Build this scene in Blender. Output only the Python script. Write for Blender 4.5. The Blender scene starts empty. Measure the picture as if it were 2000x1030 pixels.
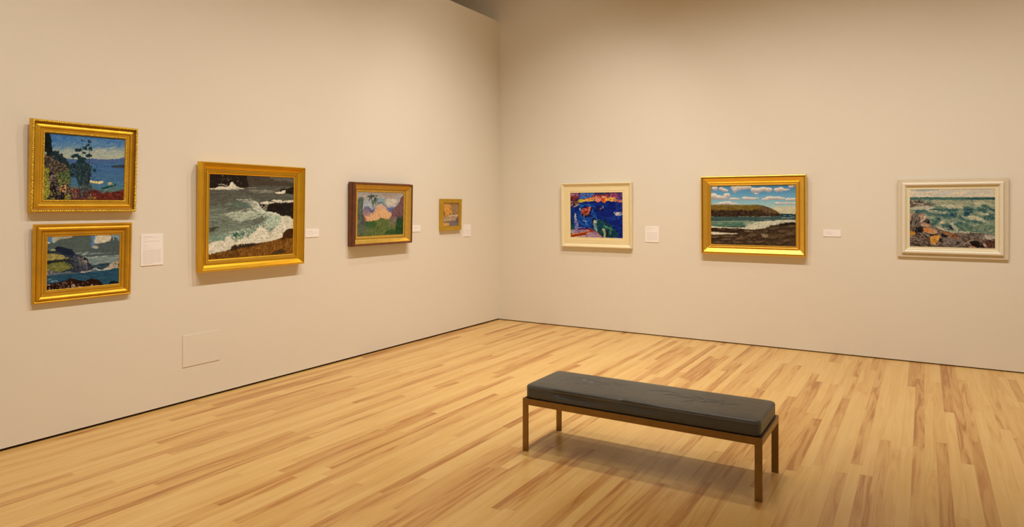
import bpy, bmesh, math, random
import numpy as np
from mathutils import Vector, Matrix

scene = bpy.context.scene
COL = scene.collection

# ------------------------------------------------------------------ camera, exposure, lights
cam_data = bpy.data.cameras.new('camera')
cam_data.sensor_fit = 'HORIZONTAL'
cam_data.sensor_width = 36.0
cam_data.lens = 1319.46 / 2000 * 36.0
cam_data.shift_y = -111.03 / 2000
cam_data.clip_end = 60
cam = bpy.data.objects.new('camera', cam_data)
cam.location = (0, 0, 1.55)
cam.rotation_euler = (math.radians(90), 0, math.radians(31.381))
COL.objects.link(cam)
scene.camera = cam

scene.view_settings.view_transform = 'Standard'
scene.view_settings.look = 'None'
scene.view_settings.exposure = 0.0
scene.view_settings.gamma = 1.0
scene.view_settings.use_curve_mapping = False

world = bpy.data.worlds.new('world')
scene.world = world
world.use_nodes = True
world.node_tree.nodes['Background'].inputs[0].default_value = (1.0, 0.85, 0.68, 1)
world.node_tree.nodes['Background'].inputs[1].default_value = 0.02

WX, LY = 4.9768, 7.8258          # left wall at x=-WX, back wall at y=LY
H_LEFT = 4.09                    # the left wall is a partition that stops here
LIGHT = (1.0, 0.935, 0.86)


def spot(loc, aim, power, size=80, blend=1.0, radius=0.03, color=LIGHT):
    d = bpy.data.lights.new('track_or_fill_spot', 'SPOT')
    d.energy = power
    d.spot_size = math.radians(size)
    d.spot_blend = blend
    d.shadow_soft_size = radius
    d.color = color
    o = bpy.data.objects.new('track_or_fill_spot', d)
    o.location = loc
    o.rotation_euler = (Vector(aim) - Vector(loc)).to_track_quat('-Z', 'Y').to_euler()
    COL.objects.link(o)
    return o


ZT, DT, ZA = 5.5, 3.0, -1.6      # track height, distance of the tracks from the walls, aim height
# wall washers along the left wall's track
for y, pw in ((0.3, 240), (1.7, 260), (3.1, 240), (4.7, 350), (6.05, 310)):
    spot((-WX + DT, y, ZT), (-WX, y, ZA), pw, 87)
# wall washers along the back wall's track
for x, pw in ((-3.0, 260), (-1.6, 290), (-0.47, 250), (0.75, 190), (2.1, 235)):
    spot((x, LY - DT, ZT), (x, LY, ZA), pw, 87)
# fill spots added to brighten the wall beyond the partition and the corner
spot((-7.4, 4.9, ZT), (-7.0, LY, 0.8), 170, 90)
spot((-3.7, 5.6, ZT), (-4.97, LY, 1.6), 42, 95)
# down lights over the floor
for x, y, pw in ((-1.6, 1.2, 40), (0.9, 2.4, 60)):
    spot((x, y, ZT), (x, y, 0), pw, 95, 1.0, 0.06)
# fill spots added on the unseen walls, for bounce and gold reflections
for loc, aim, pw in (((1.9, -2.5, ZT), (4.7, -2.5, 0.3), 400), ((1.9, 1.0, ZT), (4.7, 1.0, 0.3), 400),
                     ((1.9, 4.2, ZT), (4.7, 4.2, 0.3), 360), ((-3.0, -2.9, ZT), (-3.0, -5.7, 0.3), 400),
                     ((0.2, -2.9, ZT), (0.2, -5.7, 0.3), 400)):
    spot(loc, aim, pw, 90)


# ------------------------------------------------------------------ helpers
def s2l(c):
    c = np.asarray(c, dtype=float) / 255.0
    return np.where(c <= 0.04045, c / 12.92, ((c + 0.055) / 1.055) ** 2.4)


TINT = np.array([0.97, 0.89, 0.79])


def alb(r, g, b, k=1.0):
    """albedo of something that looks (r,g,b) under the gallery's warm light"""
    v = s2l((r, g, b)) / TINT * k
    v = np.clip(v, 0.002, 0.93)
    return (float(v[0]), float(v[1]), float(v[2]), 1.0)


def new_mat(name):
    m = bpy.data.materials.new(name)
    m.use_nodes = True
    nt = m.node_tree
    return m, nt, nt.nodes['Principled BSDF']


def mat(name, color, rough=0.6, metal=0.0, noise=0.0, nscale=20.0, bump=0.0, bscale=80.0, spec=None, stretch=(1, 1, 1)):
    m, nt, b = new_mat(name)
    b.inputs['Base Color'].default_value = color
    b.inputs['Roughness'].default_value = rough
    b.inputs['Metallic'].default_value = metal
    if spec is not None:
        b.inputs['Specular IOR Level'].default_value = spec
    tc = nt.nodes.new('ShaderNodeTexCoord')
    mp = nt.nodes.new('ShaderNodeMapping')
    mp.inputs['Scale'].default_value = stretch
    nt.links.new(tc.outputs['Object'], mp.inputs[0])
    if noise:
        n = nt.nodes.new('ShaderNodeTexNoise')
        n.inputs['Scale'].default_value = nscale
        n.inputs['Detail'].default_value = 6
        nt.links.new(mp.outputs[0], n.inputs['Vector'])
        mx = nt.nodes.new('ShaderNodeMix')
        mx.data_type = 'RGBA'
        mx.inputs[6].default_value = tuple(c * (1 - noise) for c in color[:3]) + (1,)
        mx.inputs[7].default_value = tuple(min(1, c * (1 + noise)) for c in color[:3]) + (1,)
        nt.links.new(n.outputs['Fac'], mx.inputs[0])
        nt.links.new(mx.outputs[2], b.inputs['Base Color'])
    if bump:
        n2 = nt.nodes.new('ShaderNodeTexNoise')
        n2.inputs['Scale'].default_value = bscale
        n2.inputs['Detail'].default_value = 5
        nt.links.new(mp.outputs[0], n2.inputs['Vector'])
        bp = nt.nodes.new('ShaderNodeBump')
        bp.inputs['Strength'].default_value = bump
        bp.inputs['Distance'].default_value = 0.002
        nt.links.new(n2.outputs['Fac'], bp.inputs['Height'])
        nt.links.new(bp.outputs[0], b.inputs['Normal'])
    return m


def obj(name, bm, m, parent=None, smooth=False, kind=None):
    me = bpy.data.meshes.new(name)
    bmesh.ops.recalc_face_normals(bm, faces=bm.faces)
    bm.to_mesh(me)
    bm.free()
    for mm in (m if isinstance(m, (list, tuple)) else [m]):
        me.materials.append(mm)
    if smooth:
        me.polygons.foreach_set('use_smooth', [True] * len(me.polygons))
    o = bpy.data.objects.new(name, me)
    COL.objects.link(o)
    if parent:
        o.parent = parent
    if kind:
        o['kind'] = kind
    return o


def add_box(bm, x0, x1, y0, y1, z0, z1, bevel=0.0, seg=2):
    r = bmesh.ops.create_cube(bm, size=1)
    vs = r['verts']
    for v in vs:
        v.co = Vector(((x0 + x1) / 2 + v.co.x * (x1 - x0), (y0 + y1) / 2 + v.co.y * (y1 - y0), (z0 + z1) / 2 + v.co.z * (z1 - z0)))
    if bevel:
        es = list({e for v in vs for e in v.link_edges})
        bmesh.ops.bevel(bm, geom=es, offset=bevel, segments=seg, affect='EDGES')


def box(name, m, x0, x1, y0, y1, z0, z1, parent=None, bevel=0.0, kind=None):
    bm = bmesh.new()
    add_box(bm, x0, x1, y0, y1, z0, z1, bevel)
    return obj(name, bm, m, parent, kind=kind)


def thing(name, label, cat, loc, rot=None, group=None):
    o = bpy.data.objects.new(name, None)
    o.empty_display_size = 0.1
    COL.objects.link(o)
    if rot is not None:
        o.matrix_world = Matrix.Translation(loc) @ rot
    else:
        o.location = loc
    o['label'] = label
    o['category'] = cat
    if group:
        o['group'] = group
    return o


# ------------------------------------------------------------------ materials of the room
M_WALL = mat('wall_paint', (0.77, 0.715, 0.605, 1), 0.85, noise=0.012, nscale=1.5, bump=0.06, bscale=220, spec=0.25)
M_CEIL = mat('ceiling_paint', (0.72, 0.66, 0.57, 1), 0.9)
M_GAP = mat('shadow_gap_dark', (0.018, 0.006, 0.004, 1), 0.9)
M_GAP2 = mat('shadow_gap_brown', (0.10, 0.05, 0.018, 1), 0.9)


def floor_material():
    m, nt, b = new_mat('maple_floor_boards')
    N, L = nt.nodes.new, nt.links.new

    def math_(op, a, c=None):
        n = N('ShaderNodeMath')
        n.operation = op
        for i, v in enumerate((a, c)):
            if v is None:
                continue
            if isinstance(v, (int, float)):
                n.inputs[i].default_value = v
            else:
                L(v, n.inputs[i])
        return n.outputs[0]
    tc = N('ShaderNodeTexCoord')
    sp = N('ShaderNodeSeparateXYZ')
    L(tc.outputs['Object'], sp.inputs[0])
    X, Y = sp.outputs[0], sp.outputs[1]
    Wd = 0.0635
    xs = math_('DIVIDE', math_('ADD', X, 20.0), Wd)
    row = math_('FLOOR', xs)
    fx = math_('FRACT', xs)
    w1 = N('ShaderNodeTexWhiteNoise')
    w1.noise_dimensions = '1D'
    L(row, w1.inputs['W'])
    w1b = N('ShaderNodeTexWhiteNoise')
    w1b.noise_dimensions = '1D'
    L(math_('ADD', row, 517.3), w1b.inputs['W'])
    plen = math_('ADD', math_('MULTIPLY', w1b.outputs['Value'], 1.3), 0.8)
    ys = math_('DIVIDE', math_('ADD', math_('ADD', Y, 30.0), math_('MULTIPLY', w1.outputs['Value'], 3.0)), plen)
    # uneven joints: shift the cell boundary by a per-cell amount
    idx = math_('FLOOR', ys)
    fy = math_('FRACT', ys)
    cmb = N('ShaderNodeCombineXYZ')
    L(row, cmb.inputs[0])
    L(idx, cmb.inputs[1])
    w2 = N('ShaderNodeTexWhiteNoise')
    w2.noise_dimensions = '3D'
    L(cmb.outputs[0], w2.inputs['Vector'])
    rnd = w2.outputs['Value']
    rc = N('ShaderNodeSeparateColor')
    L(w2.outputs['Color'], rc.inputs[0])
    # grain coordinates, different on each board
    gx = math_('ADD', math_('MULTIPLY', X, 1.0), math_('MULTIPLY', rnd, 37.0))
    gy = math_('ADD', Y, math_('MULTIPLY', rc.outputs[1], 53.0))
    gc = N('ShaderNodeCombineXYZ')
    L(math_('MULTIPLY', gx, 22.0), gc.inputs[0])
    L(math_('MULTIPLY', gy, 1.3), gc.inputs[1])
    g1 = N('ShaderNodeTexNoise')
    g1.inputs['Scale'].default_value = 1.0
    g1.inputs['Detail'].default_value = 4
    g1.inputs['Distortion'].default_value = 1.2
    L(gc.outputs[0], g1.inputs['Vector'])
    gc2 = N('ShaderNodeCombineXYZ')
    L(math_('MULTIPLY', gx, 160.0), gc2.inputs[0])
    L(math_('MULTIPLY', gy, 6.0), gc2.inputs[1])
    g2 = N('ShaderNodeTexNoise')
    g2.inputs['Scale'].default_value = 1.0
    g2.inputs['Detail'].default_value = 3
    L(gc2.outputs[0], g2.inputs['Vector'])
    # tone of the board
    ramp = N('ShaderNodeValToRGB')
    e = ramp.color_ramp.elements
    K = 0.84
    e[0].position = 0.0
    e[0].color = alb(229, 182, 108, K)
    e[1].position = 1.0
    e[1].color = alb(172, 112, 52, K)
    for p, c in ((0.35, (223, 173, 96)), (0.62, (213, 159, 87)), (0.82, (200, 142, 72)), (0.93, (188, 126, 58))):
        q = e.new(p)
        q.color = alb(*c, K)
    tone = math_('ADD', math_('MULTIPLY', math_('POWER', rnd, 1.4), 0.76),
                 math_('MULTIPLY', math_('SUBTRACT', g1.outputs['Fac'], 0.5), math_('ADD', 0.7, math_('MULTIPLY', rc.outputs[2], 1.2))))
    tone = math_('ADD', tone, math_('MULTIPLY', math_('SUBTRACT', g2.outputs['Fac'], 0.5), 0.18))
    tone = math_('ADD', tone, 0.11)
    L(tone, ramp.inputs[0])
    # heartwood streaks that run within some boards
    st = N('ShaderNodeMix')
    st.data_type = 'RGBA'
    sfac = math_('MULTIPLY', math_('GREATER_THAN', rc.outputs[0], 0.62),
                 math_('MULTIPLY', math_('MINIMUM', math_('MULTIPLY', math_('MAXIMUM', math_('SUBTRACT', g1.outputs['Fac'], 0.55), 0.0), 9.0), 1.0), 0.55))
    L(sfac, st.inputs[0])
    L(ramp.outputs[0], st.inputs[6])
    st.inputs[7].default_value = alb(183, 116, 48, K)
    # joints between the boards
    ex = math_('MINIMUM', fx, math_('SUBTRACT', 1.0, fx))
    ey = math_('MULTIPLY', math_('MINIMUM', fy, math_('SUBTRACT', 1.0, fy)), plen)
    jx = math_('LESS_THAN', math_('MULTIPLY', ex, Wd), 0.0005)
    jy = math_('LESS_THAN', ey, 0.0007)
    j = math_('MULTIPLY', math_('MAXIMUM', jx, jy), 0.38)
    mx = N('ShaderNodeMix')
    mx.data_type = 'RGBA'
    L(j, mx.inputs[0])
    L(st.outputs[2], mx.inputs[6])
    mx.inputs[7].default_value = alb(140, 88, 38)
    L(mx.outputs[2], b.inputs['Base Color'])
    rg = math_('ADD', 0.26, math_('MULTIPLY', g1.outputs['Fac'], 0.12))
    L(rg, b.inputs['Roughness'])
    b.inputs['Specular IOR Level'].default_value = 0.5
    bp = N('ShaderNodeBump')
    bp.inputs['Strength'].default_value = 0.12
    bp.inputs['Distance'].default_value = 0.001
    L(g2.outputs['Fac'], bp.inputs['Height'])
    L(bp.outputs[0], b.inputs['Normal'])
    return m


# ------------------------------------------------------------------ the room
XR, YF, ZC, XO = 4.7, -5.7, 5.75, -9.5
box('floor', floor_material(), XO, XR, YF, LY + 0.3, -0.05, 0.0, kind='structure')
box('ceiling', M_CEIL, XO, XR, YF, LY + 0.3, ZC, ZC + 0.1, kind='structure')
box('wall_left', M_WALL, -WX - 0.3, -WX, YF, LY, 0.018, H_LEFT, kind='structure')
box('wall_back', M_WALL, XO, XR, LY, LY + 0.25, 0.011, ZC, kind='structure')
box('wall_right', M_WALL, XR, XR + 0.2, YF, LY + 0.3, 0.0, ZC, kind='structure')
box('wall_front', M_WALL, XO, XR, YF - 0.2, YF, 0.0, ZC, kind='structure')
box('wall_outer', M_WALL, XO - 0.2, XO, YF, LY + 0.3, 0.0, ZC, kind='structure')
box('gap_shade_1', M_GAP, -WX - 0.29, -WX - 0.03, YF, LY - 0.0, 0.0, 0.0179, kind='structure')  # recess strip under the partition, the gap's shade put into its near-black colour
box('gap_shade_2', M_GAP2, -WX - 0.012, XR, LY + 0.012, LY + 0.24, 0.0, 0.0109, kind='structure')  # strip under the back wall, shade of the gap coloured dark brown

# ------------------------------------------------------------------ picture frames
GOLD = dict(rough=0.36, metal=0.9)
M_GOLD_A = mat('antique_gold', (0.74, 0.44, 0.035, 1), 0.44, 0.85, noise=0.32, nscale=9, bump=0.5, bscale=60, stretch=(1, 1, 1))
M_GOLD_B = mat('warm_gold_leaf', (0.80, 0.48, 0.03, 1), 0.40, 0.85, noise=0.14, nscale=7, bump=0.25, bscale=40)
M_GOLD_C = mat('bright_gold_leaf', (0.86, 0.55, 0.085, 1), 0.30, 0.9, noise=0.08, nscale=12, bump=0.12, bscale=40)
M_GOLD_D = mat('dull_gold', (0.60, 0.38, 0.035, 1), 0.48, 0.7, noise=0.2, nscale=14, bump=0.3, bscale=60)
M_GOLD_E = mat('pale_gold_cove', (0.78, 0.53, 0.11, 1), 0.42, 0.8, noise=0.2, nscale=30, bump=0.4, bscale=90)
M_CARVE = mat('carved_gold', (0.84, 0.53, 0.07, 1), 0.38, 0.85, noise=0.4, nscale=60, bump=0.8, bscale=120)
M_WOOD = mat('dark_red_wood', (0.15, 0.043, 0.010, 1), 0.36, noise=0.45, nscale=14, bump=0.1, stretch=(1, 1, 1), spec=0.5)
M_CREAM = mat('cream_paint', alb(236, 213, 163, 0.95), 0.55, noise=0.05, nscale=18, bump=0.12, bscale=120)
M_CREAM2 = mat('cream_liner', alb(238, 213, 156, 0.97), 0.6, noise=0.04, nscale=15)
M_WHITE = mat('white_washed_wood', alb(222, 202, 168, 0.9), 0.5, noise=0.05, nscale=20, bump=0.12, bscale=90)
M_WHITE2 = mat('white_satin_moulding', alb(236, 220, 188, 0.93), 0.42, noise=0.03, nscale=20)
M_SLIP = mat('pale_gilt_slip', alb(228, 210, 168), 0.5, 0.05)


M_GLAZE = mat('brown_glaze_in_the_grooves', (0.30, 0.15, 0.012, 1), 0.5, 0.6, noise=0.3, nscale=20, bump=0.3, bscale=60)


def ring_mesh(bm, w, h, prof, dark=()):
    """sweep a moulding profile [(inset, z)] round a w x h rectangle with mitred corners (closed loop)"""
    rings = []
    for ins, z in prof:
        rings.append([bm.verts.new((ins[0] if isinstance(ins, tuple) else ins, ins[1] if isinstance(ins, tuple) else ins, z)),
                      bm.verts.new((w - (ins[0] if isinstance(ins, tuple) else ins), ins[1] if isinstance(ins, tuple) else ins, z)),
                      bm.verts.new((w - (ins[0] if isinstance(ins, tuple) else ins), h - (ins[1] if isinstance(ins, tuple) else ins), z)),
                      bm.verts.new((ins[0] if isinstance(ins, tuple) else ins, h - (ins[1] if isinstance(ins, tuple) else ins), z))])
    n = len(rings)
    for i in range(n):
        a, b = rings[i], rings[(i + 1) % n]
        for k in range(4):
            f = bm.faces.new((a[k], a[(k + 1) % 4], b[(k + 1) % 4], b[k]))
            if i in dark:
                f.material_index = 1


def smooth_prof(pts, sub=3):
    """refine between marked curve points (third value 1 = round through this point,
    2 = the face after this point is a glazed groove)"""
    out, dark = [], []
    n = len(pts)
    for i, p in enumerate(pts):
        if len(p) == 3 and p[2] == 2:
            dark.append(len(out))
        if len(p) == 3 and p[2] == 1 and 0 < i < n - 1:
            a, c = pts[i - 1], pts[i + 1]
            for k in range(sub + 1):
                t = 0.25 + 0.5 * k / sub
                x = (1 - t) ** 2 * a[0] + 2 * t * (1 - t) * p[0] + t * t * c[0]
                z = (1 - t) ** 2 * a[1] + 2 * t * (1 - t) * p[1] + t * t * c[1]
                out.append((x, z))
        else:
            out.append((p[0], p[1]))
    return out, dark


def moulding(name, w, h, prof, m, parent, loc=(0, 0, 0)):
    """prof runs from the outer back edge to the inner edge; closed behind"""
    prof, dark = smooth_prof(prof)
    zb = prof[0][1]
    xi, zi = prof[-1]
    loop = prof + ([(xi, zb)] if zi - zb > 0.001 else [])
    bm = bmesh.new()
    ring_mesh(bm, w, h, loop, dark)
    o = obj(name, bm, [m, M_GLAZE] if dark else m, parent)
    o.location = loc
    return o


def bead_ring(bm, w, h, ins, z, r, step, rnd, elong=1.4):
    """a carved row of leaf-like beads following the rectangle at the given inset"""
    def bead(cx, cy, ang, rr):
        res = bmesh.ops.create_icosphere(bm, subdivisions=1, radius=1.0)
        ca, sa = math.cos(ang), math.sin(ang)
        for v in res['verts']:
            x, y, zz = v.co.x * rr * elong, v.co.y * rr, v.co.z * rr * 0.8
            v.co = Vector((cx + x * ca - y * sa, cy + x * sa + y * ca, z + zz))
    for (x0, y0, x1, y1) in ((ins, ins, w - ins, ins), (w - ins, ins, w - ins, h - ins), (w - ins, h - ins, ins, h - ins), (ins, h - ins, ins, ins)):
        Ln = math.hypot(x1 - x0, y1 - y0)
        n = max(2, int(Ln / step))
        base = math.atan2(y1 - y0, x1 - x0)
        for i in range(n):
            t = (i + 0.5) / n
            bead(x0 + (x1 - x0) * t, y0 + (y1 - y0) * t, base + (0.6 if i % 2 else -0.6), r * rnd.uniform(0.8, 1.15))


ROT_L = Matrix(((0, 0, 1), (1, 0, 0), (0, 1, 0))).to_4x4()    # picture right = +Y, up = +Z, out = +X
ROT_R = Matrix(((1, 0, 0), (0, 0, -1), (0, 1, 0))).to_4x4()   # picture right = +X, up = +Z, out = -Y


def hang(side, a, z, tilt):
    if side == 'L':
        loc, R = (-WX, a, z), ROT_L
    else:
        loc, R = (a, LY, z), ROT_R
    return Vector(loc), R @ Matrix.Rotation(tilt, 4, 'X')


# ------------------------------------------------------------------ painting the canvases
class Painter:
    """A little oil painter: lays polygons, ellipses and brush strokes on a grid of paint samples.
    Shapes are given in a working frame whose four canvas corners are TL, TR, BR, BL."""

    def __init__(self, quad, nx, ny, seed, base=(128, 128, 128)):
        self.nx, self.ny = nx, ny
        self.rs = np.random.RandomState(seed)
        src = [(0, 0), (1, 0), (1, 1), (0, 1)]
        A, B = [], []
        for (u, v), (x, y) in zip(src, quad):
            A.append([u, v, 1, 0, 0, 0, -x * u, -x * v]); B.append(x)
            A.append([0, 0, 0, u, v, 1, -y * u, -y * v]); B.append(y)
        hh = np.linalg.solve(np.array(A, float), np.array(B, float))
        self.Hm = np.array([[hh[0], hh[1], hh[2]], [hh[3], hh[4], hh[5]], [hh[6], hh[7], 1]])
        self.Hi = np.linalg.inv(self.Hm)
        u, v = np.meshgrid(np.linspace(0, 1, nx), np.linspace(0, 1, ny))
        d = self.Hm[2, 0] * u + self.Hm[2, 1] * v + 1
        self.X = (self.Hm[0, 0] * u + self.Hm[0, 1] * v + self.Hm[0, 2]) / d
        self.Y = (self.Hm[1, 0] * u + self.Hm[1, 1] * v + self.Hm[1, 2]) / d
        self.U, self.V = u, v
        self.C = np.ones((ny, nx, 3)) * np.array(base, float)
        self.px = abs(quad[1][0] - quad[0][0]) / nx

    def noise(self, sx, sy=None, octv=3, seed=None):
        """smooth noise in about [-1,1] with cell size sx, sy working units"""
        sy = sy or sx
        rs = self.rs if seed is None else np.random.RandomState(seed)
        out = np.zeros(self.X.shape)
        amp, tot = 1.0, 0.0
        for _ in range(octv):
            T = rs.rand(64, 64) * 2 - 1
            x, y = self.X / sx + rs.rand() * 50 + 100, self.Y / sy + rs.rand() * 50 + 100
            xi, yi = np.floor(x).astype(int), np.floor(y).astype(int)
            fx, fy = x - xi, y - yi
            fx, fy = fx * fx * (3 - 2 * fx), fy * fy * (3 - 2 * fy)
            a, b = T[yi % 64, xi % 64], T[yi % 64, (xi + 1) % 64]
            c, d = T[(yi + 1) % 64, xi % 64], T[(yi + 1) % 64, (xi + 1) % 64]
            out += amp * ((a * (1 - fx) + b * fx) * (1 - fy) + (c * (1 - fx) + d * fx) * fy)
            tot += amp
            amp *= 0.55
            sx, sy = sx / 2, sy / 2
        return out / tot * 1.6

    def lay(self, mask, col, var=0, vs=None):
        col = np.array(col, float)
        if var:
            vs = vs or (30, 15)
            n = self.noise(vs[0], vs[1], 3)
            col = col + n[..., None] * var
        self.C = self.C * (1 - mask[..., None]) + col * mask[..., None]

    def grad(self, stops):
        """vertical gradient by working-frame y: [(y, colour)]"""
        ys = [s[0] for s in stops]
        for k in range(3):
            self.C[..., k] = np.interp(self.Y, ys, [s[1][k] for s in stops])

    def inside(self, pts, rough=0, rs=40):
        X, Y = self.X, self.Y
        if rough:
            X = X + self.noise(rs, rs, 3) * rough
            Y = Y + self.noise(rs, rs, 3) * rough
        m = np.zeros(X.shape, bool)
        n = len(pts)
        for i in range(n):
            x0, y0 = pts[i]
            x1, y1 = pts[(i + 1) % n]
            if y0 == y1:
                continue
            c = ((y0 <= Y) & (Y < y1)) | ((y1 <= Y) & (Y < y0))
            xc = x0 + (Y - y0) * (x1 - x0) / (y1 - y0)
            m ^= c & (X < xc)
        return m

    def poly(self, pts, col, rough=6, rs=40, var=8, vs=None, a=1.0, soft=0):
        m = self.inside(pts, rough, rs).astype(float)
        if soft:
            m = self.blur(m, soft)
        self.lay(m * a, col, var, vs)

    @staticmethod
    def blur(m, n):
        for _ in range(n):
            p = np.pad(m, 1, mode='edge')
            m = (p[:-2, 1:-1] + p[2:, 1:-1] + p[1:-1, :-2] + p[1:-1, 2:] + 2 * m) / 6
        return m

    def ell(self, cx, cy, rx, ry, col, ang=0, rough=0.15, soft=0.25, a=1.0, var=6):
        c, s = math.cos(ang), math.sin(ang)
        dx, dy = self.X - cx, self.Y - cy
        u, v = (dx * c + dy * s) / rx, (-dx * s + dy * c) / ry
        r = np.sqrt(u * u + v * v)
        if rough:
            r = r + self.noise(max(rx, ry) * 0.6, None, 2) * rough
        m = np.clip((1 - r) / max(soft, 1e-3) + 0.5, 0, 1)
        self.lay(m * a, col, var)

    def line(self, pts, w, col, a=1.0, w2=None, soft=1.0):
        """brush line through pts, width w (to w2 at the end)"""
        best = np.full(self.X.shape, 1e9)
        n = len(pts) - 1
        w2 = w if w2 is None else w2
        for i in range(n):
            (x0, y0), (x1, y1) = pts[i], pts[i + 1]
            dx, dy = x1 - x0, y1 - y0
            t = np.clip(((self.X - x0) * dx + (self.Y - y0) * dy) / (dx * dx + dy * dy + 1e-9), 0, 1)
            d = np.hypot(self.X - x0 - t * dx, self.Y - y0 - t * dy)
            ww = (w + (w2 - w) * (i + t) / n) / 2
            best = np.minimum(best, d - ww)
        m = np.clip(0.5 - best / (self.px * soft), 0, 1)
        self.lay(m * a, col)

    def strokes(self, region, n, length, width, cols, ang=0.0, dang=0.3, a=0.9, jit=10, curve=0.0):
        """n short brush strokes with their centres inside a polygon (or boolean mask)"""
        m = self.inside(region) if isinstance(region, list) else region
        iy, ix = np.nonzero(m)
        if len(iy) == 0:
            return
        rs = self.rs
        sel = rs.randint(0, len(iy), n)
        for s in sel:
            cx, cy = self.X[iy[s], ix[s]], self.Y[iy[s], ix[s]]
            an = ang + rs.uniform(-dang, dang)
            ln = length * rs.uniform(0.5, 1.3)
            wd = width * rs.uniform(0.6, 1.3)
            col = np.array(cols[rs.randint(len(cols))], float) + rs.uniform(-jit, jit)
            R = ln / 2 + wd + self.px * 2
            kx = self.nx / max(1, abs(self.X[0, -1] - self.X[0, 0]))
            ky = self.ny / max(1, abs(self.Y[-1, 0] - self.Y[0, 0]))
            rx, ry = int(R * kx * 1.15) + 2, int(R * ky * 1.15) + 2
            y0, y1 = max(0, iy[s] - ry), min(self.ny, iy[s] + ry + 1)
            x0, x1 = max(0, ix[s] - rx), min(self.nx, ix[s] + rx + 1)
            dx, dy = self.X[y0:y1, x0:x1] - cx, self.Y[y0:y1, x0:x1] - cy
            c, sn = math.cos(an), math.sin(an)
            u, v = dx * c + dy * sn, -dx * sn + dy * c
            if curve:
                v = v + curve * u * u / ln
            d = np.hypot(np.maximum(np.abs(u) - ln / 2, 0), v)
            mm = np.clip(0.5 - (d - wd / 2) / self.px, 0, 1)[..., None] * a
            sub = self.C[y0:y1, x0:x1]
            self.C[y0:y1, x0:x1] = sub * (1 - mm) + np.clip(col, 0, 255) * mm

    def dabs(self, region, n, size, cols, a=0.85, jit=10):
        """round touches of the brush"""
        self.strokes(region, n, size * 0.6, size, cols, 0, 3.1, a, jit)

    def work_over(self, amt=5, cell=14, tone=7, grey=0.0):
        """loosen every edge the way a loaded brush does, and break up flat areas"""
        dx = self.noise(cell, cell, 2) * amt
        dy = self.noise(cell, cell, 2) * amt
        kx = (self.nx - 1) / abs(self.X[0, -1] - self.X[0, 0])
        ky = (self.ny - 1) / abs(self.Y[-1, 0] - self.Y[0, 0])
        iy, ix = np.indices(self.X.shape)
        fx = np.clip(ix + dx * kx, 0, self.nx - 1.001)
        fy = np.clip(iy + dy * ky, 0, self.ny - 1.001)
        x0, y0 = fx.astype(int), fy.astype(int)
        a, b = (fx - x0)[..., None], (fy - y0)[..., None]
        C = self.C
        self.C = (C[y0, x0] * (1 - a) + C[y0, x0 + 1] * a) * (1 - b) + (C[y0 + 1, x0] * (1 - a) + C[y0 + 1, x0 + 1] * a) * b
        lum = self.C.mean(-1, keepdims=True)
        self.C = self.C * (1 - grey) + lum * grey
        n = self.noise(cell * 0.8, cell * 0.6, 2)
        self.C = self.C * (1 + n[..., None] * tone / 100.0) + self.noise(cell * 2, cell, 2)[..., None] * np.array([1.5, 0.5, -1.5])

    def final(self, grain=4):
        self.C += self.rs.uniform(-grain, grain, self.X.shape)[..., None]
        C = np.clip((self.C - 128) * 1.1 + 123, 3, 252)
        lin = np.where(C / 255 <= 0.04045, C / 255 / 12.92, ((C / 255 + 0.055) / 1.055) ** 2.4)
        return np.clip(lin / TINT, 0.001, 0.95)


def paint_material():
    m, nt, b = new_mat('oil_paint')
    at = nt.nodes.new('ShaderNodeAttribute')
    at.attribute_name = 'paint'
    nt.links.new(at.outputs['Color'], b.inputs['Base Color'])
    b.inputs['Roughness'].default_value = 0.5
    b.inputs['Specular IOR Level'].default_value = 0.12
    tc = nt.nodes.new('ShaderNodeTexCoord')
    n = nt.nodes.new('ShaderNodeTexNoise')
    n.inputs['Scale'].default_value = 90
    n.inputs['Detail'].default_value = 3
    nt.links.new(tc.outputs['Object'], n.inputs['Vector'])
    bp = nt.nodes.new('ShaderNodeBump')
    bp.inputs['Strength'].default_value = 0.35
    bp.inputs['Distance'].default_value = 0.001
    nt.links.new(n.outputs['Fac'], bp.inputs['Height'])
    nt.links.new(bp.outputs[0], b.inputs['Normal'])
    return m


M_PAINT = paint_material()


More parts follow.
